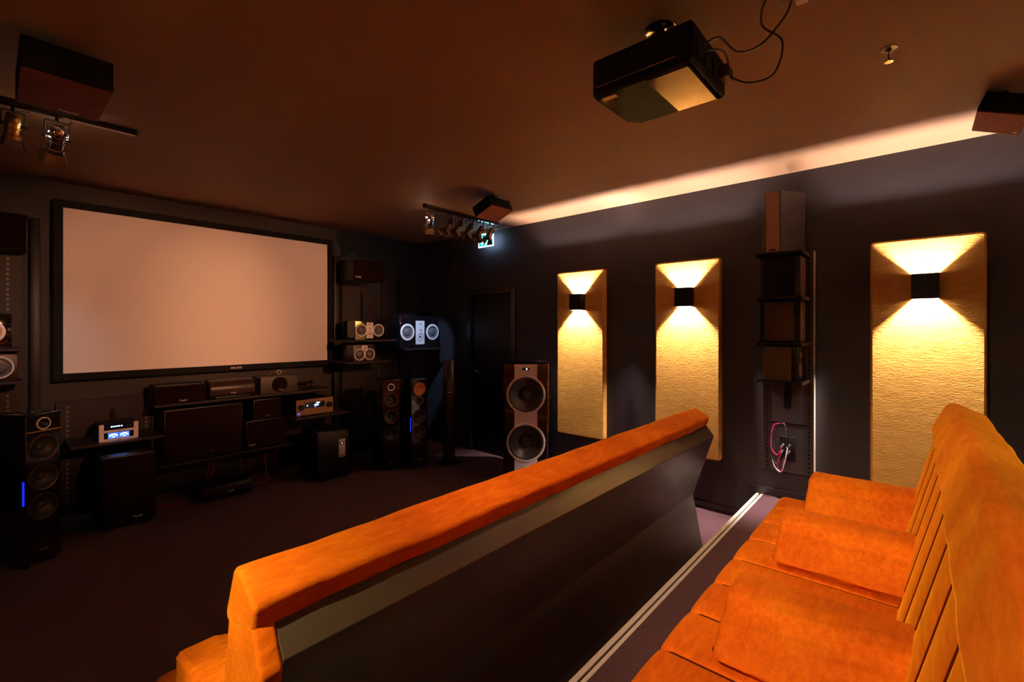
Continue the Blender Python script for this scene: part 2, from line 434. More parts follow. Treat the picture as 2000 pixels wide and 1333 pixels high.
# raised platform with its double metal nosing
pf = thing('carpeted_platform', 'raised dark purple carpeted platform step carrying the rear sofa', 'platform', (0, 0, 0))
box('carpet_deck', (XL + 0.002, XR - 0.0165, YB + 0.002, PLAT_Y - 0.052, 0.0, PLAT_Z), M['carpet'], pf, bev=0.002, smooth=False)
bm = bmesh.new()
add_box(bm, XL + 0.002, XR - 0.0165, PLAT_Y - 0.0235, PLAT_Y, 0.0, PLAT_Z, bev=0.0015)
add_box(bm, XL + 0.002, XR - 0.0165, PLAT_Y - 0.052, PLAT_Y - 0.0335, 0.0, PLAT_Z, bev=0.0015)
box('groove_strip', (XL + 0.002, XR - 0.0165, PLAT_Y - 0.0335, PLAT_Y - 0.0235, 0.0, PLAT_Z - 0.010), M['matte'], pf)
no = new_obj('step_nosing', bm, M['alu'], pf); no['label'] = 'double pale metal edge strip'

# ================================================================== PANELS AND WALL LAMPS
def wall_panel(loc, rz, label, group=None):
    t = thing('fabric_wall_panel', label, 'wall panel', loc, rz, group)
    W, H, D = 0.58, 1.745, 0.062
    loop = round_poly([(-W / 2, 0), (W / 2, 0), (W / 2, H), (-W / 2, H)], 0.028, 5)
    bm = bmesh.new()
    st = [(0.0, 0.0), (-D + 0.014, 0.0), (-D + 0.009, 0.001), (-D + 0.0045, 0.0035), (-D + 0.0012, 0.008), (-D, 0.0135)]
    extrude_loop(bm, loop, st, lambda s, a, b: (a, s, b))
    new_obj('padded_face', bm, M['gold'], t, True)
    return t

def sconce(loc, rz, label, group=None, bulb='bulb'):
    t = thing('wall_lamp', label, 'wall lamp', loc, rz, group)
    W, H, D, q = 0.14, 0.168, 0.086, 0.003
    bm = bmesh.new()
    for d in ((-W / 2, W / 2, -D, -D + q), (-W / 2, W / 2, -q, 0), (-W / 2, -W / 2 + q, -D + q, -q), (W / 2 - q, W / 2, -D + q, -q)):
        add_box(bm, d[0], d[1], d[2], d[3], -H / 2, H / 2)
    new_obj('lamp_shade', bm, M['black'], t)
    bm = bmesh.new(); e = 0.0006
    for d in ((-W / 2 + q, W / 2 - q, -D + q, -D + q + e), (-W / 2 + q, W / 2 - q, -q - e, -q), (-W / 2 + q, -W / 2 + q + e, -D + q + e, -q - e), (W / 2 - q - e, W / 2 - q, -D + q + e, -q - e)):
        add_box(bm, d[0], d[1], d[2], d[3], -H / 2 + 0.002, H / 2 - 0.002)
    new_obj('reflector', bm, M['lampwhite'], t)
    bm = bmesh.new(); add_lathe(bm, [(0, -0.016), (0.008, -0.014), (0.011, -0.006), (0.011, 0.006), (0.008, 0.014), (0, 0.016)], (0, -0.056, 0), (0, 0, 1), 12)
    new_obj('bulb', bm, M[bulb], t, True)
    bm = bmesh.new(); add_box(bm, -0.010, 0.010, -0.045, -q, -0.010, 0.010)
    new_obj('bulb_holder', bm, M['lampwhite'], t)
    return t

PY = [2.69, 1.565, -0.03, -1.60]
pl = ['tall gold fabric panel on the dark wall behind the big black speaker', 'tall gold fabric panel behind the far end of the front sofa',
      'tall gold fabric panel beside the rear sofa, the largest in view', 'gold fabric panel furthest back along the dark wall']
sl = ['small black up-down wall lamp glowing on the panel behind the big speaker', 'black up-down wall lamp on the panel above the front sofa end',
      'black up-down wall lamp on the panel next to the rear sofa', 'black up-down wall lamp on the panel furthest back']
for i, y in enumerate(PY):
    wall_panel((XR, y, 0.448), -PI / 2, pl[i], 'gold fabric wall panels')
    sconce((XR - 0.062, y, 1.861), -PI / 2, sl[i], 'up-down wall lamps')
LY = [2.9, 0.95]
for i, y in enumerate(LY):
    wall_panel((XL, y, 0.448), PI / 2, 'gold fabric panel on the wall facing the door side, %s' % ['nearest the screen', 'nearest the platform'][i], 'gold fabric panels on the opposite wall')
    sconce((XL + 0.062, y, 1.861), PI / 2, 'black up-down lamp on the opposite wall, %s' % ['nearest the screen', 'nearest the platform'][i], 'wall lamps on the opposite wall', ('bulb_dim', 'bulb_mid')[i])

for i, x in enumerate((0.9, 2.7)):  # panels and dim lamps added on the unseen back wall to light the screen
    wall_panel((x, YB, 0.448), PI, 'added unseen gold fabric panel on the wall behind the rear sofa, %s' % ['nearest the opposite corner', 'nearest the rack wall'][i], 'added gold fabric panels behind the rear sofa')
    sconce((x, YB + 0.062, 1.861), PI, 'added unseen black up-down lamp behind the rear sofa, %s' % ['nearest the opposite corner', 'nearest the rack wall'][i], 'added wall lamps behind the rear sofa', 'bulb_dim')

# ================================================================== SOFAS
PITCH = 0.24
def sofa(loc, length, label, seam0, arm_xs, group=None, mirror_first=False):
    t = thing('cinema_sofa', label, 'sofa', loc, 0)
    L = length
    # rear shell of laminate
    bm = bmesh.new()
    loop = [Vector(p) for p in [(0.0, 0.815), (0.055, 0.884), (0.11, 0.884), (0.21, 0.40), (0.34, 0.06), (0.34, 0.0), (0.08, 0.0), (0.15, 0.365)]]
    extrude_loop(bm, loop, [(0.045, 0), (L, 0)], lambda s, a, b: (s, a, b))
    bmesh.ops.bevel(bm, geom=[e for e in bm.edges], offset=0.0015, segments=1, affect='EDGES')
    new_obj('shell', bm, M['laminate'], t)
    bm = bmesh.new(); add_box(bm, 0.06, L - 0.03, 0.341, 0.79, 0, 0.10)
    new_obj('plinth', bm, M['matte'], t)
    def seamy(depth, wid, puff):
        def fn(s, i, p):
            k = (s - seam0) / PITCH; d = abs(k - round(k)) * PITCH
            return depth * math.exp(-(d / wid) ** 2) - puff * math.sin(PI * min(d / (PITCH / 2), 1.0) ** 0.6 / 2) 
        return fn
    xs = []
    k = 0
    n0 = int(math.floor((0 - seam0) / PITCH)) ; n1 = int(math.ceil((L - seam0) / PITCH))
    for k in range(n0, n1 + 1):
        c = seam0 + k * PITCH
        xs += [c + d for d in (-0.09, -0.05, -0.025, -0.012, -0.007, -0.003, 0, 0.003, 0.007, 0.012, 0.025, 0.05, 0.09, 0.12)]
    # seat
    loop = round_poly([(0.20, 0.10), (0.815, 0.10), (0.852, 0.395), (0.20, 0.395)], [0.01, 0.02, 0.028, 0.01], 6)
    # extra points on top so that the surface can dip
    bm = bmesh.new()
    extrude_loop(bm, loop, soft_stations(-0.03, L + 0.0, 0.022, 4, 0.03, xs), lambda s, a, b: (s, a, b), seamy(0.015, 0.006, 0.007))
    sc_ = new_obj('seat_cushion', bm, M['velvet'], t, True)
    bm = bmesh.new()  # thin dark tubes draw the shade in the seat seams
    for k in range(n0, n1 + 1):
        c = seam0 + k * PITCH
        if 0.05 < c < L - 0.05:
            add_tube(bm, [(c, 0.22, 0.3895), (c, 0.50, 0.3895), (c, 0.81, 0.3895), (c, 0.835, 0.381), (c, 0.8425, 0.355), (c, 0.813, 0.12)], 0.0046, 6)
    st_ = new_obj('seam_shade_lines', bm, M['seam_shade'], sc_); st_['kind'] = 'stuff'
    # backrest
    loop = round_poly([(0.09, 0.87), (0.195, 0.87), (0.318, 0.38), (0.20, 0.38)], 0.01, 3)
    bm = bmesh.new()
    extrude_loop(bm, loop, soft_stations(0.0, L, 0.015, 3, 0.03, xs), lambda s, a, b: (s, a, b), seamy(0.015, 0.006, 0.007))
    bc_ = new_obj('back_cushion', bm, M['velvet'], t, True)
    bm = bmesh.new(); nx_ = Vector((0, 0.97, 0.243)) * 0.0012  # dark tubes again, drawing the shade between the back pleats
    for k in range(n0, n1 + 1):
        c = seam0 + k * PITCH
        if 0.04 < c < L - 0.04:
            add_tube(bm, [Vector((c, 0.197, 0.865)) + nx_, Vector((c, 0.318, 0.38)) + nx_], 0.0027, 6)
    st_ = new_obj('seam_shade_lines', bm, M['seam_shade'], bc_); st_['kind'] = 'stuff'
    # head roll with soft creases
    rnd = random.Random(3)
    waves = [(rnd.uniform(6, 30), rnd.uniform(0, 6), rnd.uniform(0.0004, 0.0012)) for _ in range(6)]
    loop = round_poly([(0.05, 0.885), (0.028, 0.948), (0.135, 1.003), (0.168, 0.99), (0.222, 0.868), (0.205, 0.845), (0.12, 0.86)],
                      [0.006, 0.02, 0.03, 0.03, 0.025, 0.015, 0.01], 6)
    bm = bmesh.new()
    extrude_loop(bm, loop, soft_stations(-0.008, L + 0.002, 0.013, 5, 0.02), lambda s, a, b: (s, a, b),
                 lambda s, i, p: sum(A * math.sin(f * s + ph + i * 0.35) for f, ph, A in waves))
    new_obj('head_roll', bm, M['velvet'], t, True)
    # upholstered end cheek below the roll
    for s0, s1 in ((-0.006, 0.045),):
        loop = round_poly([(0.055, 0.90), (0.042, 0.88), (-0.004, 0.80), (0.06, 0.55), (0.13, 0.36), (0.30, 0.36), (0.205, 0.86), (0.19, 0.90)], 0.010, 3)
        bm = bmesh.new()
        extrude_loop(bm, loop, soft_stations(s0, s1, 0.010, 3), lambda s, a, b: (s, a, b))
        new_obj('end_cheek', bm, M['velvet'], t, True)
    for n, ax in enumerate(arm_xs):
        pts = [(0.075, 0.33), (0.05, 0.400), (-0.006, 0.438), (0.03, 0.474), (0.075, 0.512), (0.108, 0.525), (0.124, 0.560), (0.168, 0.574), (0.272, 0.572), (0.284, 0.555), (0.284, 0.33)]
        if mirror_first and n == 0:
            pts = [(0.0, 0.33), (0.0, 0.53), (0.015, 0.545), (0.12, 0.545), (0.16, 0.53), (0.284, 0.42), (0.284, 0.33)]
        loop = round_poly([(ax + a, b) for a, b in pts], ([0, 0.012, 0.03, 0.03, 0.018, 0.018, 0] if len(pts) == 7 else [0, 0.02, 0.010, 0.02, 0.02, 0.012, 0.016, 0.03, 0.014, 0.018, 0]), 6)
        bm = bmesh.new()
        rnd = random.Random(n)
        ph = rnd.uniform(0, 6)
        extrude_loop(bm, loop, soft_stations(0.22, 0.70, 0.022, 5, 0.03), lambda s, a, b: (a, s, b),
                     lambda s, i, p: 0.0012 * math.sin(s * 31 + ph + i) + 0.001 * math.sin(s * 67 + p.x * 40))
        new_obj('armrest', bm, M['velvet'], t, True)
    return t
# front sofa: left end at x=.41, right end 3.44
sofa((0.41, 1.10, 0.0), 3.03, 'long orange velvet sofa in front, seen from behind with brown shell', 0.19, [-0.008, 0.70, 1.41, 2.12, 2.74], mirror_first=True)
# rear sofa on the platform: right end x=2.99
sofa((-0.10, -0.265, PLAT_Z + 0.0), 3.09, 'orange velvet sofa with pleated back and padded armrests on the platform', 0.24 * 11 - 0.005, [0.008, 0.718, 1.428, 2.144, 2.835 - 0.03])

# ================================================================== CINEMA SCREEN
SY = 5.33
sc = thing('projection_screen', 'big blank peach-lit projection screen in a black frame', 'screen', (1.573, SY, 1.208))
SW, SH = 2.288, 1.383
box('screen_cloth', (-SW / 2, SW / 2, 0.008, 0.014, 0, SH), M['screen'], sc)
bm = bmesh.new()
add_box(bm, -SW / 2 - 0.06, -SW / 2, -0.015, 0.05, -0.06, SH + 0.06, bev=0.004)
add_box(bm, SW / 2, SW / 2 + 0.06, -0.015, 0.05, -0.06, SH + 0.06, bev=0.004)
add_box(bm, -SW / 2, SW / 2, -0.015, 0.05, -0.06, 0, bev=0.004)
add_box(bm, -SW / 2, SW / 2, -0.015, 0.05, SH, SH + 0.06, bev=0.004)
new_obj('frame', bm, M['matte'], sc)
box('mounting_batten', (-SW / 2 + 0.1, SW / 2 - 0.1, 0.05, YF - SY, 0.6, 0.7), M['black'], sc)
text('logo', 'DELUXX', 0.028, M['logo'], sc, 0.15, -0.0165, -0.03)

# ================================================================== BOARDS ON THE FRONT WALL
def rail(bm, x, y, z0, z1, w_=0.016, pitch=0.04):
    """perforated rail: short bars leaving slots"""
    z = z0
    while z < z1 - 0.01:
        add_box(bm, x - w_ / 2, x + w_ / 2, y - 0.003, y, z, z + pitch * 0.55); z += pitch

def board(name, loc, rz, W, H, label, rails=(), slots=(), D=0.035, seams=(), m=None):
    t = thing(name, label, 'board', loc, rz)
    bm = bmesh.new()
    zs = [0] + list(seams) + [H]
    for a, b in zip(zs[:-1], zs[1:]):
        add_box(bm, 0, W, -D, 0, a + (0.004 if a else 0), b - (0.004 if b < H else 0), bev=0.002)
    new_obj('back_board', bm, m or M['board'], t)
    for x in rails:
        bm = bmesh.new(); rail(bm, x, -D, 0.02, H - 0.03)
        new_obj('perforated_rail', bm, M['rail'], t)
    for x, z0, z1 in slots:
        bm = bmesh.new()
        lp = round_poly([(x - 0.02, z0), (x + 0.02, z0), (x + 0.02, z1), (x - 0.02, z1)], 0.018, 4)
        extrude_loop(bm, lp, [(-D - 0.001, 0), (-D + 0.0005, 0)], lambda s, a, b: (a, s, b))
        new_obj('cable_slot', bm, M['matte'], t)
    return t
board('display_board', (2.93, YF, 0.062), 0, 0.55, 2.38, 'brown display board with cable slot, next to the black post', rails=(0.53,), slots=((0.27, 1.0, 2.0), (0.27, 0.2, 0.8)))
board('display_board', (3.49, YF, 0.062), 0, 0.56, 2.38, 'brown display board in the corner behind the big centre speaker', rails=(0.53,), slots=((0.27, 0.9, 2.2),))
board('display_board', (0.39, YF, 0.09), 0, 0.63, 0.88, 'low brown board behind the two small hi-fi units', rails=(0.07, 0.60), slots=((0.36, 0.62, 0.78),), seams=(0.42,))
board('display_board', (1.03, YF, 0.09), 0, 1.70, 0.80, 'wide brown board behind the cabinets below the screen', rails=(0.85,))
board('display_board', (-0.42, YF, 0.062), 0, 0.62, 2.20, 'brown display board with shelves cut by the edge of the photo', rails=(0.54,), slots=((0.3, 1.0, 1.9),))
pt = box('black_post', (2.81, 2.90, YF - 0.07, YF, 0.062, 2.48), M['black'], None, bev=0.004)
tag(pt, 'tall black square post between the screen and the speaker shelves', 'post')
pt = box('black_post', (0.24, 0.30, YF - 0.06, YF, 0.062, 2.48), M['black'], None, bev=0.004)
tag(pt, 'slim black post left of the screen frame', 'post')

# ================================================================== SHELVES
def shelf(x0, x1, yf, z, label, th=0.022, yb=YF - 0.035, group='speaker display shelves', bracket=True):
    t = thing('wall_shelf', label, 'shelf', ((x0 + x1) / 2, yb, z), 0, group)
    w_ = x1 - x0; d = yb - yf
    box('shelf_plate', (-w_ / 2, w_ / 2, -d, 0, -th, 0), M['black2'] if 'black2' in M else M['board'], t, bev=0.003, smooth=False)
    if bracket:
        for s in (-1, 1):
            bm = bmesh.new()
            xx = s * (w_ / 2 - 0.04)
            vs = [(xx, 0, -th), (xx, -d * 0.8, -th), (xx, 0, -th - 0.07)]
            A = [bm.verts.new((v[0] - 0.002, v[1], v[2])) for v in vs]; B = [bm.verts.new((v[0] + 0.002, v[1], v[2])) for v in vs]
            bm.faces.new(A); bm.faces.new(B[::-1])
            for i in range(3): bm.faces.new((A[i], A[(i + 1) % 3], B[(i + 1) % 3], B[i]))
            new_obj('bracket', bm, M['black'], t)
    return t
Z = lambda rel: CAMZ + rel
SH_LONG = Z(-0.67)
shelf(0.98, 2.60, 5.0, SH_LONG, 'long dark shelf right under the screen')
SH_LOW = Z(-1.215)
shelf(1.03, 2.19, 5.02, SH_LOW, 'lowest long shelf, under the big grille cabinet')
SH_REC = Z(-0.93)
shelf(2.12, 2.72, 4.84, SH_REC, 'short shelf carrying the amplifier with silver front')
SH_HIFI = Z(-0.925)
shelf(0.44, 1.03, 4.95, SH_HIFI, 'shelf carrying the two small silver hi-fi units')
SH1, SH2, SH3 = Z(-0.13), Z(-0.245), Z(-0.385)
shelf(2.72, 3.42, 4.88, SH1, 'upper small shelf beside the screen, under the three-driver speaker')
shelf(3.425, 4.02, 4.78, SH2, 'shelf in the corner carrying the largest centre speaker')
shelf(2.72, 3.30, 4.88, SH3, 'lower small shelf beside the screen, under the twin-ring speaker')
SHL1, SHL2 = Z(-0.145), Z(-0.39)
shelf(-0.40, 0.19, 5.05, SHL1, 'upper shelf at the edge of the photo, left of the screen')
shelf(-0.40, 0.19, 5.05, SHL2, 'lower shelf at the edge of the photo, left of the screen')

# ================================================================== SPEAKERS ALONG THE FRONT
# tower speakers
def tower(loc, rz, label, kind):
    t = thing('tower_speaker', label, 'loudspeaker', loc, rz, 'tower loudspeakers')
    W, D, H = 0.205, 0.34, 1.015
    if kind == 'b':
        zs = [(0.895, 0.080, 'c'), (0.765, 0.052, 't'), (0.585, 0.080, 'w'), (0.41, 0.080, 'w')]
    elif kind == 'a':
        zs = [(0.93, 0.040, 't'), (0.79, 0.078, 'w'), (0.60, 0.078, 'w'), (0.41, 0.078, 'w')]
    else:
        zs = [(0.945, 0.042, 't'), (0.785, 0.088, 'w'), (0.585, 0.088, 'w'), (0.39, 0.088, 'w')]
    cabinet(t, W, D, 0.03, H, M['gloss'], [(0, z, r * 0.93, 0.035) for z, r, k in zs], 0.008)
    for z, r, k in zs:
        if k == 'w': driver(t, 0, z, r, M['rim_dark'], M['cone'], ringw=0.09, screws=6, name='woofer')
        elif k == 't': driver(t, 0, z, r, M['silver'] if kind != 'b' else M['rim_dark'], M['black'], M['cone'], ringw=0.2 if kind != 'b' else 0.45, depth=0.01, name='tweeter')
        else: driver(t, 0, z, r, M['rim_dark'], M['copper'], M['silver'], ringw=0.1, depth=0.03, name='midrange', cap=0.2)
    if kind == 'l':
        box('accent_strip', (-W / 2 + 0.004, W / 2 - 0.002, -0.004, 0.001, 0.893, 0.899), M['copper'], t)
    for s in (-1, 1):
        bm = bmesh.new(); add_lathe(bm, [(0, 0), (0.02, 0), (0.02, 0.03), (0, 0.03)], (s * 0.075, 0.04, 0), (0, 0, 1), 16)
        new_obj('foot', bm, M['black'], t, True); bm = bmesh.new()
        add_lathe(bm, [(0, 0), (0.02, 0), (0.02, 0.03), (0, 0.03)], (s * 0.075, D - 0.04, 0), (0, 0, 1), 16)
        new_obj('foot', bm, M['black'], t, True)
    if kind != 'a':
        # blue light line along the side
        box('blue_light_strip', (-W / 2 - 0.003, -W / 2 + 0.001, 0.006, 0.020, 0.42, 0.58), M['blue_led'], t)
    logo(t, 0, 0.10, 0.02)
    return t
tower((0.262, 4.43, 0), math.radians(31), 'black tower speaker with blue side glow at the edge of the photo', 'l')
tower((2.99, 4.42, 0), math.radians(-14), 'black tower speaker with small silver tweeter and three dark woofers', 'a')
tower((3.265, 4.27, 0), math.radians(-12), 'black tower speaker with glowing copper cone at its top', 'b')

# slim round column
t = thing('column_speaker', 'slim round brown column speaker on a disc base near the door', 'loudspeaker', (3.61, 4.155, 0))
bm = bmesh.new(); add_lathe(bm, [(0, 0), (0.135, 0), (0.137, 0.006), (0.13, 0.016), (0.03, 0.022), (0, 0.022)], seg=40); new_obj('disc_base', bm, M['black'], t, True)
bm = bmesh.new(); add_lathe(bm, [(0, 0.02), (0.071, 0.02), (0.071, 0.80), (0, 0.80)], seg=32); new_obj('lower_column', bm, M['brownlac'], t, True)
bm = bmesh.new(); add_lathe(bm, [(0, 0.80), (0.073, 0.80), (0.073, 0.812), (0, 0.812)], seg=32); new_obj('joint_ring', bm, M['rim_dark'], t, True)
bm = bmesh.new(); add_lathe(bm, [(0, 0.812), (0.071, 0.812), (0.071, 1.205), (0.066, 1.212), (0, 1.212)], seg=32); new_obj('upper_grille', bm, M['brownlac'], t, True)
text('logo', BRAND, 0.026, M['logo'], t, 0, -0.073, 0.845, rot=(PI / 2, 0, 0)).rotation_euler = (0, 0, math.radians(-41))

# big two-woofer speaker facing the camera side
t = thing('floor_subwoofer', 'tall glossy black subwoofer with two big woofers on a silver strip', 'subwoofer', (3.665, 3.03, 0), math.radians(-48.7))
W, D, H = 0.47, 0.40, 1.235
hz = [0.905, 0.415]; R = 0.200
cb = cabinet(t, W, D, 0.02, H, M['gloss'], [(0, z, R * 0.90, 0.10) for z in hz], 0.02)
bm = bmesh.new()
for za, zb in ((0.03, hz[1] - 0.09), (hz[1] + 0.09, hz[0] - 0.09), (hz[0] + 0.09, H - 0.018)):
    so = box('silver_strip', (-0.117, 0.117, -0.004, 0.0005, za, zb), M['silver'], t)
    cut_holes(so, [((0, 0, z), R * 0.90, 0.10) for z in hz])
for z in hz:
    driver(t, 0, z, R, M['silver'], M['cone'], M['cone'], ringw=0.105, depth=0.07, y=-0.003, cap=0.38, screws=8, name='woofer', proud=0.008)
box('indicator_window', (-0.037, 0.037, -0.007, -0.003, 1.158, 1.180), M['matte'], t)
box('indicator_light', (0.003, 0.013, -0.0085, -0.007, 1.163, 1.175), M['white_led'], t)
for s in (-1, 1):
    for yy in (0.05, D - 0.05):
        bm = bmesh.new(); add_lathe(bm, [(0, 0), (0.022, 0), (0.022, 0.02), (0, 0.02)], (s * 0.18, yy, 0), (0, 0, 1), 16); new_obj('foot', bm, M['black'], t, True)

# subwoofers on the floor
t = thing('cube_subwoofer', 'black box subwoofer with a silver plate, under the amplifier', 'subwoofer', (2.42, 4.62, 0), math.radians(-4))
cabinet(t, 0.34, 0.42, 0.015, 0.505, M['black'], bev=0.012)
box('front_plate', (0.055, 0.125, -0.004, 0.001, 0.22, 0.41), M['silver'], t, bev=0.003)
box('indicator_window', (0.065, 0.112, -0.006, -0.004, 0.355, 0.375), M['matte'], t)
box('indicator_light', (0.085, 0.092, -0.0075, -0.006, 0.362, 0.369), M['white_led'], t)
text('logo', BRAND, 0.014, M['matte'], t, 0.09, -0.005, 0.24)
for s in (-1, 1):
    bm = bmesh.new(); add_lathe(bm, [(0, 0), (0.02, 0), (0.02, 0.015), (0, 0.015)], (s * 0.13, 0.05, 0), (0, 0, 1), 12); new_obj('foot', bm, M['black'], t, True); bm = bmesh.new(); add_lathe(bm, [(0, 0), (0.02, 0), (0.02, 0.015), (0, 0.015)], (s * 0.13, 0.36, 0), (0, 0, 1), 12); new_obj('foot', bm, M['black'], t, True)
t = thing('cube_subwoofer', 'large black box subwoofer with cloth front below the hi-fi shelf', 'subwoofer', (0.765, 4.74, 0), 0)
cabinet(t, 0.345, 0.46, 0.02, 0.575, M['black'], bev=0.01)
box('front_grille', (-0.165, 0.165, -0.012, 0.0, 0.03, 0.565), M['grille'], t, bev=0.006)
logo(t, 0.05, 0.075, 0.026, y=-0.012)
for s in (-1, 1):
    bm = bmesh.new(); add_lathe(bm, [(0, 0), (0.02, 0), (0.02, 0.02), (0, 0.02)], (s * 0.13, 0.05, 0), (0, 0, 1), 12); new_obj('foot', bm, M['black'], t, True); bm = bmesh.new(); add_lathe(bm, [(0, 0), (0.02, 0), (0.02, 0.02), (0, 0.02)], (s * 0.13, 0.40, 0), (0, 0, 1), 12); new_obj('foot', bm, M['black'], t, True)
t = thing('flat_subwoofer', 'low flat black box with a small emblem on the carpet under the cabinets', 'subwoofer', (1.50, 4.86, 0), 0)
cabinet(t, 0.42, 0.34, 0.006, 0.13, M['black'], bev=0.01)
logo(t, 0.03, 0.06, 0.022)
box('foot', (-0.18, 0.18, 0.03, 0.30, 0.0, 0.006), M['matte'], t)

# hi-fi units
def hifi(loc, label, kind):
    t = thing('hifi_unit', label, 'hi-fi unit', loc, 0, 'small silver hi-fi units')
    W, D, H = 0.252, 0.24, 0.070
    box('housing', (-W / 2, W / 2, 0.004, D, 0.001, H), M['black'], t, bev=0.003, smooth=False)
    bm = bmesh.new()
    add_box(bm, -W / 2, -W / 2 + 0.030, -0.006, 0.004, 0.001, H); add_box(bm, W / 2 - 0.030, W / 2, -0.006, 0.004, 0.001, H)
    add_box(bm, -W / 2 + 0.030, W / 2 - 0.030, -0.006, 0.004, 0.001, 0.020)
    new_obj('silver_front', bm, M['silver'], t)
    win = box('display_window', (-W / 2 + 0.030, W / 2 - 0.030, 0.0, 0.004, 0.020, H), M['displaywindow'], t)
    if kind == 'cd':
        text('display_digits', 'CD PLAYER 12', 0.012, M['disp'], win, -0.015, -0.001, 0.047)
        bm = bmesh.new()
        for x in (0.055, 0.072): add_lathe(bm, [(0, -0.003), (0.004, -0.003), (0.004, 0)], (x, 0, 0.045), (0, 1, 0), 12)
        new_obj('button', bm, M['rim_dark'], t, True)
    else:
        for cx in (-0.036, 0.034):
            bm = bmesh.new()
            pts = []
            for k in range(9):
                a = math.radians(35 + 110 * k / 8)
                pts.append((cx + 0.030 * math.cos(a), -0.001, 0.022 + 0.026 * math.sin(a) + 0.002))
            add_tube(bm, pts, 0.0028, 6)
            for k in range(0, 9, 1):
                p = pts[k]; add_box(bm, p[0] - 0.0012, p[0] + 0.0012, -0.0015, 0, p[2], p[2] + 0.009)
            add_box(bm, cx - 0.009, cx + 0.009, -0.0012, 0, 0.030, 0.035)
            new_obj('level_meter', bm, M['disp'], win)
            box('meter_backlight', (cx - 0.033, cx + 0.033, -0.0006, 0, 0.022, 0.066), M['dispblue'], win)
    text('logo', BRAND, 0.008, M['matte'], t, 0, -0.0065, 0.010)
    return t
hifi((0.739, 5.005, SH_HIFI), 'small silver hi-fi unit with two blue level meters, under the other', 'amp')
hifi((0.739, 5.005, SH_HIFI + 0.070), 'small silver hi-fi unit with a bright text display, on top', 'cd')

# AV receiver
t = thing('av_receiver', 'wide amplifier with brushed front, dark display and two knobs', 'amplifier', (2.355, 4.90, SH_REC))
box('housing', (-0.20, 0.20, 0.006, 0.36, 0.014, 0.178), M['black'], t, bev=0.003, smooth=False)
box('front_panel', (-0.203, 0.203, -0.006, 0.006, 0.014, 0.178), M['amp_front'], t, bev=0.002, smooth=False)
box('display_window', (-0.115, 0.105, -0.0085, -0.006, 0.085, 0.145), M['displaywindow'], t)
for x in (-0.15, 0.155):
    bm = bmesh.new(); add_lathe(bm, [(0, -0.03), (0.026, -0.03), (0.029, -0.026), (0.029, 0), (0, 0)], (x, -0.006, 0.10), (0, 1, 0), 28)
    add_box(bm, x - 0.0015, x + 0.0015, -0.0375, -0.035, 0.105, 0.125)
    new_obj('knob', bm, M['black'], t, True)
text('display_digits', '-32.5', 0.026, M['disp'], t, 0.01, -0.0095, 0.112)
text('display_digits', 'STEREO', 0.012, M['disp'], t, 0.03, -0.0095, 0.134)
box('blue_indicator', (-0.01, 0.012, -0.0095, -0.0085, 0.089, 0.095), M['dispblue'], t)
box('blue_indicator', (-0.09, -0.084, -0.0095, -0.0085, 0.108, 0.118), M['disp'], t)
bm = bmesh.new(); add_lathe(bm, [(0.007, 0), (0.007, -0.003), (0.010, -0.003), (0.010, 0)], (-0.178, -0.006, 0.036), (0, 1, 0), 20); new_obj('power_button', bm, M['dispblue'], t, True)
for x in (-0.16, 0.16):
    for yy in (0.04, 0.32):
        bm = bmesh.new(); add_lathe(bm, [(0, 0), (0.02, 0), (0.02, 0.014), (0, 0.014)], (x, yy, 0), (0, 0, 1), 20); new_obj('foot', bm, M['chrome'], t, True)

# speakers on the long shelf
t = thing('centre_speaker', 'dark cloth-fronted centre speaker on the long shelf, nearest the hi-fi units', 'loudspeaker', (1.18, 5.03, SH_LONG))
cabinet(t, 0.385, 0.25, 0, 0.165, M['black']); box('front_grille', (-0.185, 0.185, -0.01, 0, 0.006, 0.159), M['grille'], t, bev=0.005); logo(t, 0.01, 0.022, 0.024, y=-0.01)
t = thing('centre_speaker', 'curved dark bar speaker in the middle of the long shelf', 'loudspeaker', (1.60, 5.03, SH_LONG))
bm = bmesh.new(); loop = round_poly([(-0.01, 0.018), (0.17, 0.018), (0.17, 0.175), (0.05, 0.185), (-0.02, 0.12)], [0.03, 0.02, 0.02, 0.05, 0.06], 6)
extrude_loop(bm, loop, soft_stations(-0.2, 0.2, 0.012, 3), lambda s, a, b: (s, a, b)); new_obj('cabinet', bm, M['brownlac'], t, True)
box('stand', (-0.15, 0.15, 0.0, 0.15, 0, 0.02), M['black'], t, bev=0.004); logo(t, 0.0, 0.05, 0.02, y=-0.018)
t = thing('centre_speaker', 'grey box speaker with a round grille and a tweeter hoop on top', 'loudspeaker', (2.04, 5.03, SH_LONG))
cabinet(t, 0.375, 0.24, 0, 0.175, M['grey'], bev=0.008)
bm = bmesh.new(); add_lathe(bm, [(0, -0.012), (0.07, -0.012), (0.078, -0.006), (0.078, 0)], (0, 0, 0.09), (0, 1, 0), 40); new_obj('round_grille', bm, M['grille'], t, True)
bm = bmesh.new(); add_tube(bm, [(0.11 * math.cos(PI * k / 16), 0.03, 0.172 + 0.055 * math.sin(PI * k / 16)) for k in range(17)], 0.004, 8); new_obj('hoop', bm, M['rim_dark'], t, True)
driver(t, 0, 0.215, 0.022, M['silver'], M['cone'], ringw=0.25, depth=0.006, y=0.02, name='tweeter'); logo(t, 0.01, 0.035, 0.018, y=-0.013)
bm = bmesh.new(); add_tube(bm, [(2.33, 5.30, SH_LONG + 0.055), (2.52, 5.30, SH_LONG + 0.055)], 0.012, 8); add_tube(bm, [(2.50, 5.30, SH_LONG), (2.50, 5.30, SH_LONG + 0.09)], 0.005, 8); add_tube(bm, [(2.34, 5.30, SH_LONG), (2.34, 5.30, SH_LONG + 0.055)], 0.005, 8)
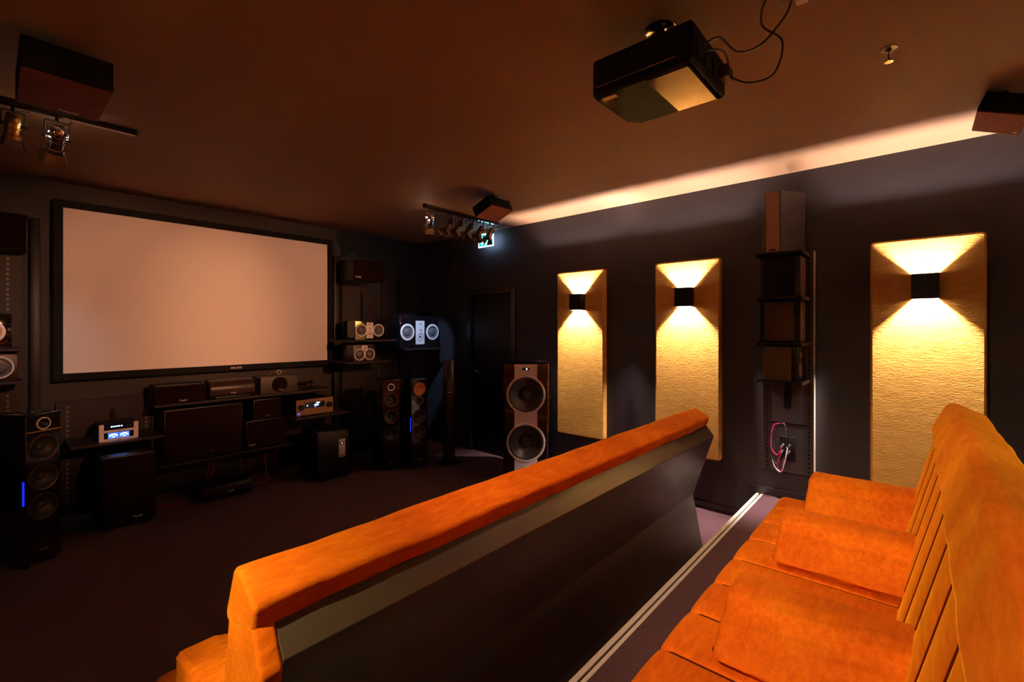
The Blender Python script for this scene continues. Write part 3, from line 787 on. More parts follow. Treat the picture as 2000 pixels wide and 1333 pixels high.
tag(new_obj('wall_bracket', bm, M['black'], None, True), 'small dark empty metal bracket at the end of the long shelf', 'bracket')

# cabinets on the low shelf
t = thing('grille_subwoofer', 'wide dark cloth-fronted cabinet, the biggest one below the screen', 'subwoofer', (1.375, 5.055, SH_LOW))
cabinet(t, 0.64, 0.30, 0, 0.485, M['black']); box('front_grille', (-0.31, 0.31, -0.012, 0, 0.01, 0.475), M['grille'], t, bev=0.006); logo(t, 0.03, 0.065, 0.026, y=-0.012, m=M['rim_dark'])
t = thing('grille_speaker', 'square dark cloth-fronted cabinet beside the widest one, holding a smaller one up', 'loudspeaker', (1.93, 5.065, SH_LOW))
cabinet(t, 0.40, 0.29, 0, 0.285, M['black']); box('front_grille', (-0.19, 0.19, -0.012, 0, 0.008, 0.277), M['grille'], t, bev=0.006); logo(t, -0.15, 0.045, 0.026, y=-0.012)
t = thing('grille_speaker', 'small dark cloth-fronted speaker standing on the square cabinet', 'loudspeaker', (1.93, 5.055, SH_LOW + 0.285))
cabinet(t, 0.27, 0.22, 0, 0.21, M['black']); box('front_grille', (-0.125, 0.125, -0.012, 0, 0.008, 0.202), M['grille'], t, bev=0.006); logo(t, 0.0, 0.04, 0.022, y=-0.012, m=M['rim_dark'])

# speakers beside the screen
t = thing('centre_speaker', 'glossy black speaker with two white-ringed woofers, on the upper small shelf', 'loudspeaker', (3.025, 4.91, SH1))
cabinet(t, 0.39, 0.28, 0.0, 0.225, M['gloss'], [(-0.112, 0.115, 0.066, 0.02), (0.118, 0.115, 0.066, 0.02)])
for x in (-0.112, 0.118): driver(t, x, 0.115, 0.076, M['silver'], M['cone_grey'], ringw=0.17, depth=0.012, name='woofer', cap=0.6)
box('silver_plate', (-0.045, 0.046, -0.004, 0.001, 0.02, 0.208), M['silver'], t)
driver(t, 0, 0.07, 0.036, M['silver'], M['cone_grey'], ringw=0.08, depth=0.006, y=-0.004, name='midrange', cap=0.5)
driver(t, 0, 0.138, 0.015, M['silver'], M['black'], ringw=0.1, depth=0.004, y=-0.004, name='tweeter', cap=0.5)
logo(t, 0, 0.185, 0.014, y=-0.004, m=M['matte'])
t = thing('centre_speaker', 'largest centre speaker with blue-lit rings, on the corner shelf', 'loudspeaker', (3.68, 4.80, SH2))
cabinet(t, 0.60, 0.34, 0.0, 0.405, M['gloss'], [(-0.195, 0.205, 0.082, 0.03), (0.20, 0.205, 0.082, 0.03)])
for x in (-0.195, 0.20): driver(t, x, 0.205, 0.105, M['silver'], M['cone_grey'], ringw=0.24, depth=0.014, name='woofer', cap=0.7, proud=0.008)
box('silver_plate', (-0.068, 0.068, -0.004, 0.001, 0.05, 0.35), M['silver'], t)
driver(t, 0, 0.145, 0.052, M['silver'], M['cone_grey'], ringw=0.08, depth=0.008, y=-0.004, name='midrange', cap=0.5)
driver(t, 0, 0.232, 0.018, M['silver'], M['black'], ringw=0.1, depth=0.004, y=-0.004, name='tweeter', cap=0.5)
logo(t, 0, 0.308, 0.02, y=-0.004, m=M['matte'])
t = thing('centre_speaker', 'small brown speaker with two touching white rings, on the lower small shelf', 'loudspeaker', (2.955, 4.91, SH3))
cabinet(t, 0.285, 0.24, 0.0, 0.20, M['brownlac'])
for x in (-0.066, 0.066): driver(t, x, 0.085, 0.069, M['silver'], M['cone_grey'], ringw=0.13, depth=0.012, y=-0.004, name='woofer', cap=0.6)
bm = bmesh.new(); lp = round_poly([(-0.036, 0.13), (0.036, 0.13), (0.036, 0.19), (-0.036, 0.19)], 0.008, 3); extrude_loop(bm, lp, [(-0.006, 0), (0.001, 0)], lambda s, a, b: (a, s, b))
new_obj('tweeter_plate', bm, M['silver'], t)
driver(t, 0, 0.16, 0.019, M['silver'], M['cone_grey'], ringw=0.1, depth=0.004, y=-0.007, name='tweeter', cap=0.5)

t = thing('hanging_speaker', 'dark brown cloth-fronted speaker held high on the post beside the screen', 'loudspeaker', (3.045, 4.97, Z(0.58)))
cabinet(t, 0.41, 0.30, 0.0, 0.245, M['black']); box('front_grille', (-0.20, 0.20, -0.012, 0, 0.006, 0.239), M['grille'], t, bev=0.006); logo(t, -0.145, 0.035, 0.032, y=-0.012)
box('wall_arm', (-0.05, 0.05, 0.30, YF - 0.035 - 4.97, 0.08, 0.14), M['black'], t)
t = thing('hanging_speaker', 'dark brown cloth-fronted box held high at the edge of the photo', 'loudspeaker', (0.03, 5.13, Z(0.60)))
cabinet(t, 0.38, 0.22, 0.0, 0.275, M['black']); box('front_grille', (-0.18, 0.18, -0.012, 0, 0.006, 0.269), M['grille'], t, bev=0.006)
box('wall_arm', (-0.05, 0.05, 0.22, YF - 0.035 - 5.13, 0.08, 0.14), M['black'], t)

# cut-off speakers on the two shelves at the edge
t = thing('shelf_speaker', 'black speaker with a bright ringed driver on the upper shelf, cut by the photo edge', 'loudspeaker', (0.02, 5.09, SHL1))
cabinet(t, 0.23, 0.24, 0.0, 0.26, M['gloss']); driver(t, 0.0, 0.125, 0.085, M['silver'], M['copper'], ringw=0.25, depth=0.01, y=-0.004, name='woofer', cap=0.4)
t = thing('shelf_speaker', 'dark grey speaker with an oval white ring, on the lower shelf at the edge', 'loudspeaker', (-0.02, 5.09, SHL2))
cabinet(t, 0.37, 0.24, 0.0, 0.205, M['brownlac']); driver(t, 0.085, 0.105, 0.083, M['silver'], M['cone_grey'], ringw=0.13, depth=0.012, y=-0.004, name='woofer', cap=0.6)
driver(t, -0.085, 0.105, 0.083, M['silver'], M['cone_grey'], ringw=0.13, depth=0.012, y=-0.004, name='woofer', cap=0.6)

# cables on the floor under the cabinets
def cable(pts, r, m, label, nm='cable', n=8, grp='loose cables below the screen', cat='cable'):
    o = tube(nm, pts, r, m, None, 6, n); tag(o, label, cat, grp); return o
cable([(1.47, 5.30, 0.30), (1.44, 5.16, 0.30), (1.38, 5.10, 0.12), (1.30, 5.02, 0.006), (1.12, 4.93, 0.006), (1.02, 4.98, 0.006), (1.10, 5.06, 0.006), (1.24, 5.0, 0.012)], 0.004, M['cable_red'], 'magenta cable looping on the carpet beside the large cloth-front subwoofer')
cable([(1.50, 5.30, 0.31), (1.48, 5.16, 0.30), (1.42, 5.12, 0.13), (1.33, 5.06, 0.006), (1.20, 5.0, 0.006), (1.06, 5.02, 0.006)], 0.004, M['cable_red'], 'magenta cable running straight down to the carpet beside the looped one')
cable([(1.56, 5.30, 0.30), (1.54, 5.22, 0.28), (1.47, 5.22, 0.14), (1.40, 5.22, 0.006), (1.28, 5.20, 0.006)], 0.004, M['cable_red'], 'shorter magenta cable hanging from the sockets under the cabinets')
cable([(1.75, 5.30, 0.30), (1.74, 5.25, 0.2), (1.75, 5.10, 0.02), (1.82, 5.02, 0.006), (1.92, 5.06, 0.006)], 0.004, M['cable_red'], 'pinkish cable curving on the carpet below the square cabinet')
cable([(2.0, 5.34, 0.30), (1.99, 5.28, 0.14), (2.0, 5.20, 0.006), (2.12, 5.14, 0.006), (2.25, 5.18, 0.006)], 0.004, M['cable_red'], 'dim red cable on the carpet next to the silver-plate subwoofer')
cable([(2.93, 5.30, 0.25), (2.86, 5.2, 0.10), (2.80, 5.0, 0.006), (2.72, 4.98, 0.006), (2.78, 5.08, 0.02), (2.95, 5.12, 0.05)], 0.004, M['cable_black'], 'thin dark cable curling on the floor behind the tower speakers')
t = thing('socket_strip', 'dark connection strip with small silver sockets under the low shelf', 'socket strip', (1.85, YF, 0.31))
box('backplate', (-0.50, 0.35, -0.045, -0.0385, -0.05, 0.035), M['matte'], t)
for k in range(14):
    bm = bmesh.new(); add_lathe(bm, [(0, -0.062), (0.006, -0.062), (0.008, -0.05), (0.008, -0.045)], (-0.46 + k * 0.06, 0, -0.02 + 0.02 * (k % 2)), (0, 1, 0), 12)
    new_obj('socket', bm, M['chrome'], t, True)

# ================================================================== SHELF TOWER ON THE RIGHT WALL
TX0, TX1 = 0.945, 0.60       # world y of its two long sides
t = thing('wall_rack', 'tall narrow dark shelf rack board on the wall between two gold panels', 'rack', (XR, (TX0 + TX1) / 2, 0.455), -PI / 2)
HW = (TX0 - TX1) / 2; HH = 1.72
box('back_board', (-HW, HW, -0.05, 0, 0, HH), M['rack_board'], t, bev=0.002, smooth=False)
box('edge_profile', (HW, HW + 0.004, -0.055, 0, 0, HH), M['alu'], t)
box('edge_profile', (-HW - 0.004, -HW, -0.055, 0, 0, HH), M['rim_dark'], t)
for x in (-HW + 0.03, HW - 0.03):
    bm = bmesh.new(); rail(bm, x, -0.05, 0.02, HH - 0.02, 0.012, 0.034); new_obj('perforated_rail', bm, M['matte'], t)
bm = bmesh.new(); lp = round_poly([(-0.026, 0.50), (0.026, 0.50), (0.026, 0.76), (-0.026, 0.76)], 0.022, 5); extrude_loop(bm, lp, [(-0.0515, 0), (-0.049, 0)], lambda s, a, b: (a, s, b)); new_obj('cable_slot', bm, M['matte'], t)
box('seam_slot', (-HW + 0.045, HW - 0.045, -0.0515, -0.049, 0.375, 0.39), M['matte'], t)
box('socket_plate', (-0.05, 0.055, -0.085, -0.05, 0.10, 0.285), M['black'], t, bev=0.003)
for i, (x, z) in enumerate(((-0.02, 0.225), (0.022, 0.225), (-0.02, 0.18), (0.022, 0.18))):
    bm = bmesh.new(); add_lathe(bm, [(0, -0.045), (0.010, -0.045), (0.012, -0.03), (0.012, -0.012), (0.007, -0.01), (0.007, 0)], (x, -0.085, z), (0.25, 1, 0.35), 14)
    new_obj('connector', bm, M['chrome'], t, True)
def wire(pts, m, label):
    o = tube('speaker_wire', [(XR - 0.05 + p[1], (TX0 + TX1) / 2 - p[0], 0.455 + p[2]) for p in pts], 0.0035, m, None, 6, 8)
    tag(o, label, 'wire', 'loose wires on the wall rack')
wire([(-0.02, -0.11, 0.22), (-0.05, -0.10, 0.15), (-0.10, -0.07, 0.20), (-0.09, -0.05, 0.36), (-0.03, -0.03, 0.385), (-0.02, -0.004, 0.382)], M['cable_red'], 'red speaker wire looping up to the slot of the wall rack')
wire([(0.02, -0.11, 0.22), (0.0, -0.12, 0.1), (-0.03, -0.09, 0.02), (-0.08, -0.06, 0.05), (-0.10, -0.04, 0.12)], M['white'], 'white speaker wire drooping lowest from the sockets of the wall rack')
wire([(-0.02, -0.11, 0.18), (-0.05, -0.11, 0.06), (-0.02, -0.09, 0.03), (-0.01, -0.09, 0.12)], M['cable_red'], 'red speaker wire drooping below the sockets of the wall rack')
wire([(0.022, -0.11, 0.18), (-0.01, -0.12, 0.13), (-0.06, -0.09, 0.08), (-0.10, -0.06, 0.13), (-0.08, -0.05, 0.18), (-0.11, -0.01, 0.24)], M['cable_black'], 'black speaker wire curling beside the white one')
wire([(0.022, -0.11, 0.22), (0.01, -0.12, 0.30), (-0.0, -0.08, 0.37), (-0.03, -0.05, 0.39), (-0.07, -0.04, 0.34), (-0.08, -0.03, 0.26), (-0.12, -0.02, 0.23)], M['cable_black'], 'black speaker wire arching above the sockets of the wall rack')

RYC = (TX0 + TX1) / 2 + 0.015
def rack_shelf(z, label):
    t = thing('rack_shelf', label, 'shelf', (XR - 0.055, RYC, z), -PI / 2, 'shelves of the wall rack')
    box('shelf_plate', (-0.155, 0.155, -0.25, 0, -0.016, 0), M['black'], t, bev=0.003, smooth=False)
    for s in (-1, 1): box('side_lip', (s * 0.155 - 0.006, s * 0.155 + 0.006, -0.252, 0, -0.026, 0.0), M['rim_dark'], t, bev=0.002)
    return t
RS = [Z(0.575), Z(0.24), Z(-0.10), Z(-0.385)]
for z, lb in zip(RS, ('topmost shelf of the wall rack, under the faceted speaker', 'second shelf from the top of the wall rack', 'third shelf from the top of the wall rack', 'lowest shelf of the wall rack, above the cable slot')):
    rack_shelf(z, lb)
# faceted speaker on top
t = thing('rack_speaker', 'dark faceted speaker with a copper-coloured front strip, topmost on the rack', 'loudspeaker', (XR - 0.055, RYC, RS[0]), -PI / 2, 'speakers on the wall rack')
lp = [Vector(p) for p in ((-0.14, 0), (0.14, 0), (0.14, -0.05), (0.012, -0.24), (-0.085, -0.24), (-0.14, -0.13))]
bm = bmesh.new(); extrude_loop(bm, lp, [(0, 0), (0.46, 0)], lambda s, a, b: (a, b, s)); bmesh.ops.bevel(bm, geom=bm.edges[:], offset=0.004, segments=2, affect='EDGES'); new_obj('cabinet', bm, M['rack_dark'], t)
box('front_strip', (-0.082, 0.006, -0.246, -0.239, 0.004, 0.456), M['silverpanel'], t)
box('badge', (-0.06, -0.015, -0.248, -0.246, 0.012, 0.022), M['matte'], t)
t = thing('rack_speaker', 'black boxy speaker with a deep black front, second down on the rack', 'loudspeaker', (XR - 0.055, RYC, RS[1]), -PI / 2, 'speakers on the wall rack')
cabinet(t, 0.27, 0.21, 0, 0.305, M['brownlac'], bev=0.008); t.location.x -= 0.21
box('front_grille', (-0.11, 0.105, -0.010, 0, 0.012, 0.293), M['matte'], t, bev=0.004)
box('side_panel', (0.134, 0.137, 0.01, 0.20, 0.01, 0.295), M['rack_side'], t)
t = thing('rack_speaker', 'speaker with brown cloth front in black frame, third down on the rack', 'loudspeaker', (XR - 0.265, RYC, RS[2]), -PI / 2, 'speakers on the wall rack')
cabinet(t, 0.27, 0.21, 0, 0.312, M['black'], bev=0.008)
box('front_grille', (-0.10, 0.095, -0.010, 0, 0.012, 0.30), M['rack_cloth'], t, bev=0.004)
box('side_panel', (0.134, 0.137, 0.01, 0.20, 0.01, 0.30), M['rack_side'], t)
t = thing('rack_speaker', 'brown-sided speaker turned away on the lowest rack shelf', 'loudspeaker', (XR - 0.055, RYC - 0.012, RS[3]), -PI / 2, 'speakers on the wall rack')
box('cabinet', (-0.115, 0.07, -0.235, -0.02, 0, 0.255), M['rack_cloth'], t, bev=0.008)
box('front_baffle', (0.07, 0.105, -0.225, -0.02, 0.0, 0.255), M['black'], t, bev=0.01)
for z, r in ((0.075, 0.055), (0.19, 0.028)):
    bm = bmesh.new(); add_lathe(bm, [(0, 0.008), (r * 0.6, 0.006), (r * 0.9, 0.012), (r, 0.006), (r, 0)], (0.105, -0.125, z), (1, 0, 0), 28); new_obj('driver', bm, M['rack_side'], t, True)

# ================================================================== EXIT SIGN
t = thing('exit_sign', 'green and white illuminated exit sign hanging above the dark door', 'exit sign', (XR - 0.09, 4.04, 2.60), -PI / 2)
box('light_plate', (-0.13, 0.13, -0.004, 0.004, 0, 0.165), M['exit_white'], t)
box('green_field', (-0.118, -0.012, -0.0055, -0.004, 0.014, 0.155), M['exit_green'], t)
box('green_field', (0.0, 0.118, -0.0055, -0.004, 0.014, 0.155), M['exit_green'], t)
bm = bmesh.new()   # arrow pointing down
def flat_poly(bm, pts, y0, y1):
    lp = [Vector(p) for p in pts]; extrude_loop(bm, lp, [(y0, 0), (y1, 0)], lambda s, a, b: (a, s, b))
flat_poly(bm, [(-0.072, 0.135), (-0.058, 0.135), (-0.058, 0.06), (-0.035, 0.085), (-0.028, 0.073), (-0.065, 0.028), (-0.102, 0.073), (-0.095, 0.085), (-0.072, 0.06)], -0.007, -0.0055)
new_obj('arrow', bm, M['exit_white'], t)
bm = bmesh.new()   # running figure and doorway
flat_poly(bm, [(0.075, 0.02), (0.11, 0.02), (0.11, 0.14), (0.075, 0.14)], -0.007, -0.0055)
add_lathe(bm, [(0, -0.007), (0.011, -0.007), (0.011, -0.0055), (0, -0.0055)], (0.05, 0, 0.125), (0, 1, 0), 14)
flat_poly(bm, [(0.035, 0.11), (0.055, 0.105), (0.045, 0.065), (0.065, 0.045), (0.055, 0.022), (0.047, 0.026), (0.053, 0.044), (0.03, 0.055), (0.022, 0.03), (0.004, 0.03), (0.006, 0.038), (0.017, 0.04), (0.027, 0.07)], -0.007, -0.0055)
new_obj('running_figure', bm, M['exit_white'], t)
box('light_housing', (-0.135, 0.135, -0.018, 0.018, 0.165, 0.195), M['white'], t, bev=0.003)
box('wall_mount', (-0.05, 0.05, -0.012, 0.012, 0.195, CEIL - 2.60), M['white'], t)

# ================================================================== CEILING SPEAKERS
def ceiling_speaker(loc, rot, dims, label, logo_x=0.0):
    t = thing('ceiling_speaker', label, 'ceiling speaker', loc, 0, 'speakers hung from the ceiling', rot=rot)
    a, b, c = dims
    box('cabinet', (-a / 2, a / 2, -b / 2, b / 2, -c / 2 + 0.008, c / 2), M['matte'], t, bev=0.005)
    box('front_grille', (-a / 2 + 0.002, a / 2 - 0.002, -b / 2 + 0.002, b / 2 - 0.002, -c / 2, -c / 2 + 0.008), M['grille_c'], t, bev=0.003)
    R = Euler(rot).to_matrix().inverted()
    top = CEIL - loc[2]
    p0 = R @ Vector((0, 0, top)); 
    bm = bmesh.new(); add_tube(bm, [(0, 0, c / 2 - 0.01), tuple(p0)], 0.018, 12); new_obj('ceiling_bracket', bm, M['matte'], t, True)
    return t
M['grille_c'] = mat('maroon_grille_cloth', (0.16, 0.035, 0.02), 0.85, n_scale=300, n_col=(0.2, 0.045, 0.025), bump=0.1, b_scale=500)
s1 = ceiling_speaker((0.235, 2.89, Z(1.108)), (0, 0, 0), (0.285, 0.425, 0.135), 'largest dark ceiling speaker, above the track with two spotlights')
text('logo', BRAND, 0.03, M['logo'], s1, 0.03, 0.17, -0.0685, rot=(PI, 0, 0))
ceiling_speaker((3.08, 2.94, Z(1.10)), (math.radians(-22.7), math.radians(-2.7), math.radians(4.5)), (0.318, 0.207, 0.104), 'tilted black ceiling speaker next to the row of spotlights')
s3 = ceiling_speaker((3.50, -0.33, Z(1.12)), (math.radians(22.7), 0, 0), (0.31, 0.20, 0.10), 'ceiling speaker above the rear sofa, cut by the edge of the photo')
box('badge', (0.10, 0.125, -0.085, -0.07, -0.052, -0.0495), M['logo'], s3)

# ================================================================== TRACK LIGHTS
TRY = 3.66; TRZ = CEIL - 0.03
def track(x0, x1, label):
    t = thing('light_track', label, 'light track', (x0, TRY, CEIL), 0, 'black ceiling light tracks')
    L = x1 - x0
    bm = bmesh.new(); add_box(bm, 0, L, -0.018, 0.018, -0.032, 0, bev=0.002); new_obj('rail', bm, M['gloss'], t)
    box('end_cap', (-0.006 if x0 > 1 else L, 0.0 if x0 > 1 else L + 0.006, -0.019, 0.019, -0.034, 0), M['black'], t)
track(-0.9, 0.62, 'black ceiling track carrying two spotlights')
track(2.86, 3.92, 'black ceiling track carrying six spotlights')

def spotlight(loc, aim, label, lit=None, power=0, col=(1, 1, 1), size=50, body='brass', blend=0.3, scale=1.0):
    """theatre style can with yoke and barn doors; local -Z is the beam"""
    d = (Vector(aim) - Vector(loc)).normalized()
    root = thing('spotlight', label, 'spotlight', (loc[0], loc[1], CEIL - 0.033), 0, 'theatre spotlights on the tracks')
    piv = Vector((0, 0, loc[2] - (CEIL - 0.033)))
    q = (-d).to_track_quat('Z', 'Y')
    def tr(bm):
        bmesh.ops.transform(bm, matrix=Matrix.Translation(piv) @ q.to_matrix().to_4x4() @ Matrix.Scale(scale, 4), verts=bm.verts)
    bm = bmesh.new()
    prof = [(0, 0.065), (0.022, 0.062), (0.030, 0.05), (0.030, 0.02), (0.033, 0.018), (0.033, 0.012), (0.030, 0.010), (0.030, -0.01), (0.033, -0.012), (0.033, -0.02), (0.030, -0.022), (0.030, -0.05),
            (0.038, -0.055), (0.038, -0.075), (0.034, -0.075), (0.034, -0.055), (0.026, -0.05), (0.026, 0.045), (0, 0.05)]
    add_lathe(bm, prof, seg=24); tr(bm)
    can = new_obj('can', bm, M[body], root, True)
    bm = bmesh.new()
    for s in (-1, 1):
        add_box(bm, s * 0.040 - 0.002, s * 0.040 + 0.002, -0.006, 0.006, -0.0, 0.0)
    bm.free(); bm = bmesh.new()
    # yoke: from the clip down to both sides of the can
    side = (q @ Vector((1, 0, 0)))
    a = piv + side * 0.043 * scale; b = piv - side * 0.043 * scale
    add_tube(bm, [a, Vector((a.x, a.y, -0.028)), Vector((b.x, b.y, -0.028)), b], 0.0035, 6)
    add_tube(bm, [Vector((0, 0, 0.0)), Vector((0, 0, -0.03))], 0.008, 8)
    add_tube(bm, [a - side * 0.012, a + side * 0.010], 0.007, 8); add_tube(bm, [b + side * 0.012, b - side * 0.010], 0.007, 8)
    new_obj('yoke', bm, M['black'], root, True)
    bm = bmesh.new()
    back = piv + (-d) * 0.06 * scale
    add_tube(bm, [back, back + Vector((0.02, 0, 0.02)), Vector((0.06, 0, -0.015)), Vector((0.055, 0, -0.002))], 0.0025, 6, 8)
    new_obj('cord', bm, M['cable_black'], root, True)
    for k in range(4):
        bm = bmesh.new()
        w0, w1, h = 0.030, 0.042, 0.055
        vs = [Vector((-w0, 0, 0)), Vector((w0, 0, 0)), Vector((w1, 0, -h)), Vector((-w1, 0, -h))]
        A = [bm.verts.new(v) for v in vs]; B = [bm.verts.new(v + Vector((0, 0.0012, 0))) for v in vs]
        bm.faces.new(A); bm.faces.new(B[::-1])
        for i in range(4): bm.faces.new((A[i], A[(i + 1) % 4], B[(i + 1) % 4], B[i]))
        ang = 32 if k % 2 == 0 else 14
        bmesh.ops.transform(bm, matrix=Matrix.Rotation(k * PI / 2, 4, 'Z') @ Matrix.Translation((0, 0.037, -0.072)) @ Matrix.Rotation(math.radians(ang), 4, 'X'), verts=bm.verts)
        tr(bm); new_obj('barn_door', bm, M['barn'], root)
    if lit:
        bm = bmesh.new(); add_lathe(bm, [(0, -0.045), (0.025, -0.045), (0.025, -0.040), (0, -0.040)], seg=24); tr(bm)
        new_obj('lens', bm, M[lit], root, True)
        li = bpy.data.lights.new('spot_beam', 'SPOT'); li.energy = power * SPOT_K; li.color = col
        li.spot_size = math.radians(size); li.spot_blend = blend; li.shadow_soft_size = 0.02
        lo = bpy.data.objects.new('spot_beam', li); COL.objects.link(lo); lo.parent = root
        lo.location = piv + d * 0.07 * scale
        lo.rotation_euler = q.to_euler()
    return root
M['barn'] = mat('barn_door_metal', (0.20, 0.12, 0.07), 0.45, metal=0.4, n_scale=40, n_col=(0.16, 0.1, 0.06))
spotlight((0.10, TRY, CEIL - 0.135), (0.05, 4.4, 0.6), 'unlit brass spotlight on the track above the edge of the photo')
sp = spotlight((0.27, TRY, CEIL - 0.155), (0.15, 5.3, 1.15), 'lit chrome spotlight with sparkling bulb and hanging barn door', lit='led_cool', power=4, col=(0.80, 0.88, 1.0), size=48, blend=1.0, body='chrome', scale=1.15)
XS = [2.93, 3.15, 3.29, 3.45, 3.61, 3.77]
sp2 = spotlight((XS[0], TRY, CEIL - 0.14), (3.72, 4.9, 1.55), 'lit chrome spotlight, first of the six on the long track', lit='led_cool', power=42, col=(0.42, 0.62, 1.0), size=30, body='chrome', scale=1.1)
nm = ['second', 'third', 'fourth', 'fifth', 'sixth']
for i, x in enumerate(XS[1:]):
    spotlight((x, TRY - 0.02, CEIL - 0.15), (x - 0.50, TRY - 0.10, 1.9), 'unlit brass spotlight, %s along the track towards the wall' % nm[i])
# added out of view to brighten the screen: platform track with two warm spotlights
t = thing('light_track', 'added unseen black ceiling light track over the platform, behind the projector', 'light track', (0.0, -0.75, CEIL), 0, 'black ceiling light tracks')
bm = bmesh.new(); add_box(bm, 0, 3.1, -0.018, 0.018, -0.032, 0, bev=0.002); new_obj('rail', bm, M['gloss'], t)
for x, ax, lb in ((1.25, 0.95, 'nearest the opposite wall'), (2.90, 2.3, 'nearest the rack wall')):
    spotlight((x, -0.75, CEIL - 0.15), (ax, 5.3, 1.62), 'added unseen warm fill spotlight on the track over the platform, %s' % lb, lit='led_cool', power=WARM_W, col=(1.0, 0.40, 0.20), size=29, body='brass', blend=0.8)
t = thing('light_track', 'added unseen black ceiling light track over the step, reaching towards the projector', 'light track', (0.0, 0.9, CEIL), 0, 'black ceiling light tracks')  # track and its warm spotlights added out of view to brighten both sofas
bm = bmesh.new(); add_box(bm, 0, 0.95, -0.018, 0.018, -0.032, 0, bev=0.002); new_obj('rail', bm, M['gloss'], t)
for (x, y, a, pw, sz, cl, lb) in ((0.80, 0.90, (2.9, -0.05, 0.95), 20, 56, (1.0, 0.72, 0.36), 'nearest the projector, aimed at the rear sofa'),
                                  (0.25, 0.90, (1.75, 1.2, 0.90), 40, 60, (1.0, 0.60, 0.38), 'middle one, aimed at the front sofa')):
    spotlight((x, y, CEIL - 0.15), a, 'added unseen warm fill spotlight over the step, %s' % lb, lit='led_cool', power=pw, col=cl, size=sz, body='brass', blend=1.0)
t = thing('light_track', 'added unseen short black ceiling light track along the wall opposite the rack', 'light track', (-1.05, 0.1, CEIL), PI / 2, 'black ceiling light tracks')  # added out of view; its spotlights brighten the sofa end and the armrests
bm = bmesh.new(); add_box(bm, 0, 1.2, -0.018, 0.018, -0.032, 0, bev=0.002); new_obj('rail', bm, M['gloss'], t)
spotlight((-1.05, 0.95, CEIL - 0.15), (0.42, 1.32, 0.75), 'added unseen warm fill spotlight on the short track, aimed at the sofa end', lit='led_cool', power=110, col=(1.0, 0.80, 0.36), size=25, body='brass', blend=1.0)
spotlight((-1.05, 0.35, CEIL - 0.15), (2.0, 0.15, 0.70), 'added unseen warm fill spotlight on the short track, aimed at the armrests', lit='led_cool', power=70, col=(1.0, 0.66, 0.40), size=36, body='brass', blend=0.8)
# sparkling bulbs behind the two lit cans
for root, c in ((sp, (0.0, 0, 0)), (sp2, (0, 0, 0))):
    bm = bmesh.new()
    for k in range(5):
        a = 2 * PI * k / 5
        add_lathe(bm, [(0, -0.006), (0.006, 0), (0, 0.006)], (0.036 * math.cos(a), 0.036 * math.sin(a), -0.105 + 0.02 * math.sin(3 * a)), (0, 0, 1), 6)
    new_obj('glow_vents', bm, M['halogen'], root, True)

# ================================================================== PROJECTOR
t = thing('projector', 'black ceiling projector with a glossy reflecting underside', 'projector', (1.83, 0.81, Z(0.95)), math.radians(0))
PW, PD, PH = 0.375, 0.42, 0.145
lp = round_poly([(-PW / 2, -PD / 2), (PW / 2, -PD / 2), (PW / 2 - 0.0, PD / 2 - 0.05), (PW / 2 - 0.06, PD / 2), (-PW / 2 + 0.03, PD / 2), (-PW / 2, PD / 2 - 0.02)], 0.012, 3)
bm = bmesh.new(); extrude_loop(bm, lp, [(0, 0.020), (0.006, 0.008), (0.018, 0.0), (PH - 0.006, 0), (PH, 0.006)], lambda s, a, b: (a, b, s)); new_obj('housing', bm, M['matte'], t)
bm = bmesh.new()
add_box(bm, -PW / 2 + 0.03, PW / 2 - 0.026, -PD / 2 + 0.026, PD / 2 - 0.235, -0.0025, 0.003, bev=0.001)
new_obj('bottom_cover', bm, M['carbon'], t)
bm = bmesh.new(); flat_poly2 = [Vector(p) for p in ((-PW / 2 + 0.03, 0.12), (-0.02, 0.17), (0.02, PD / 2 - 0.03), (-PW / 2 + 0.05, PD / 2 - 0.025), (-PW / 2 + 0.03, PD / 2 - 0.04))]
extrude_loop(bm, flat_poly2, [(-0.0025, 0), (0.003, 0)], lambda s, a, b: (a, b, s)); new_obj('bottom_cover', bm, M['carbon'], t)
box('side_groove', (-PW / 2 - 0.002, -PW / 2 + 0.002, -PD / 2 + 0.06, PD / 2 - 0.03, 0.030, 0.034), M['chrome'], t)
box('warning_label', (-PW / 2 + 0.035, -PW / 2 + 0.06, PD / 2 - 0.10, PD / 2 - 0.04, -0.0035, -0.0025), M['silverpanel'], t)
text('logo', 'EPSON', 0.022, M['logo'], t, -0.10, PD / 2 - 0.005 + 0.0, 0.05, rot=(PI / 2, 0, PI))
bm = bmesh.new(); add_lathe(bm, [(0.048, 0), (0.052, 0.012), (0.045, 0.02), (0.035, 0.012), (0, 0.002)], (0.03, PD / 2 - 0.005, 0.075), (0, 1, 0), 32); new_obj('lens', bm, M['gloss'], t, True)
bm = bmesh.new()
for (a, b, c, d) in ((-0.15, -0.09, 0.03, 0.08), (-0.07, -0.02, 0.03, 0.06), (0.02, 0.07, 0.03, 0.09)):
    box('connector_panel', (a, b, -PD / 2 - 0.006, -PD / 2, c, d), M['matte'], t)
bm.free()
bm = bmesh.new(); add_box(bm, 0.10, 0.17, -PD / 2 - 0.035, -PD / 2, 0.05, 0.10, bev=0.003); 
for k in range(4): add_box(bm, 0.112 + k * 0.014, 0.119 + k * 0.014, -PD / 2 - 0.037, -PD / 2 - 0.034, 0.058, 0.092)
new_obj('power_inlet', bm, M['rim_dark'], t)
for sx in (-0.12, 0.12):
    bm = bmesh.new(); add_lathe(bm, [(0, 0), (0.018, 0), (0.018, 0.012), (0, 0.014)], (sx, 0.12, PH - 0.012), (0, 0, 1), 16); new_obj('top_foot', bm, M['black'], t, True)
t2 = thing('projector_mount', 'round metal ceiling plate with a black tube above the projector', 'mount', (1.83, 0.80, CEIL))
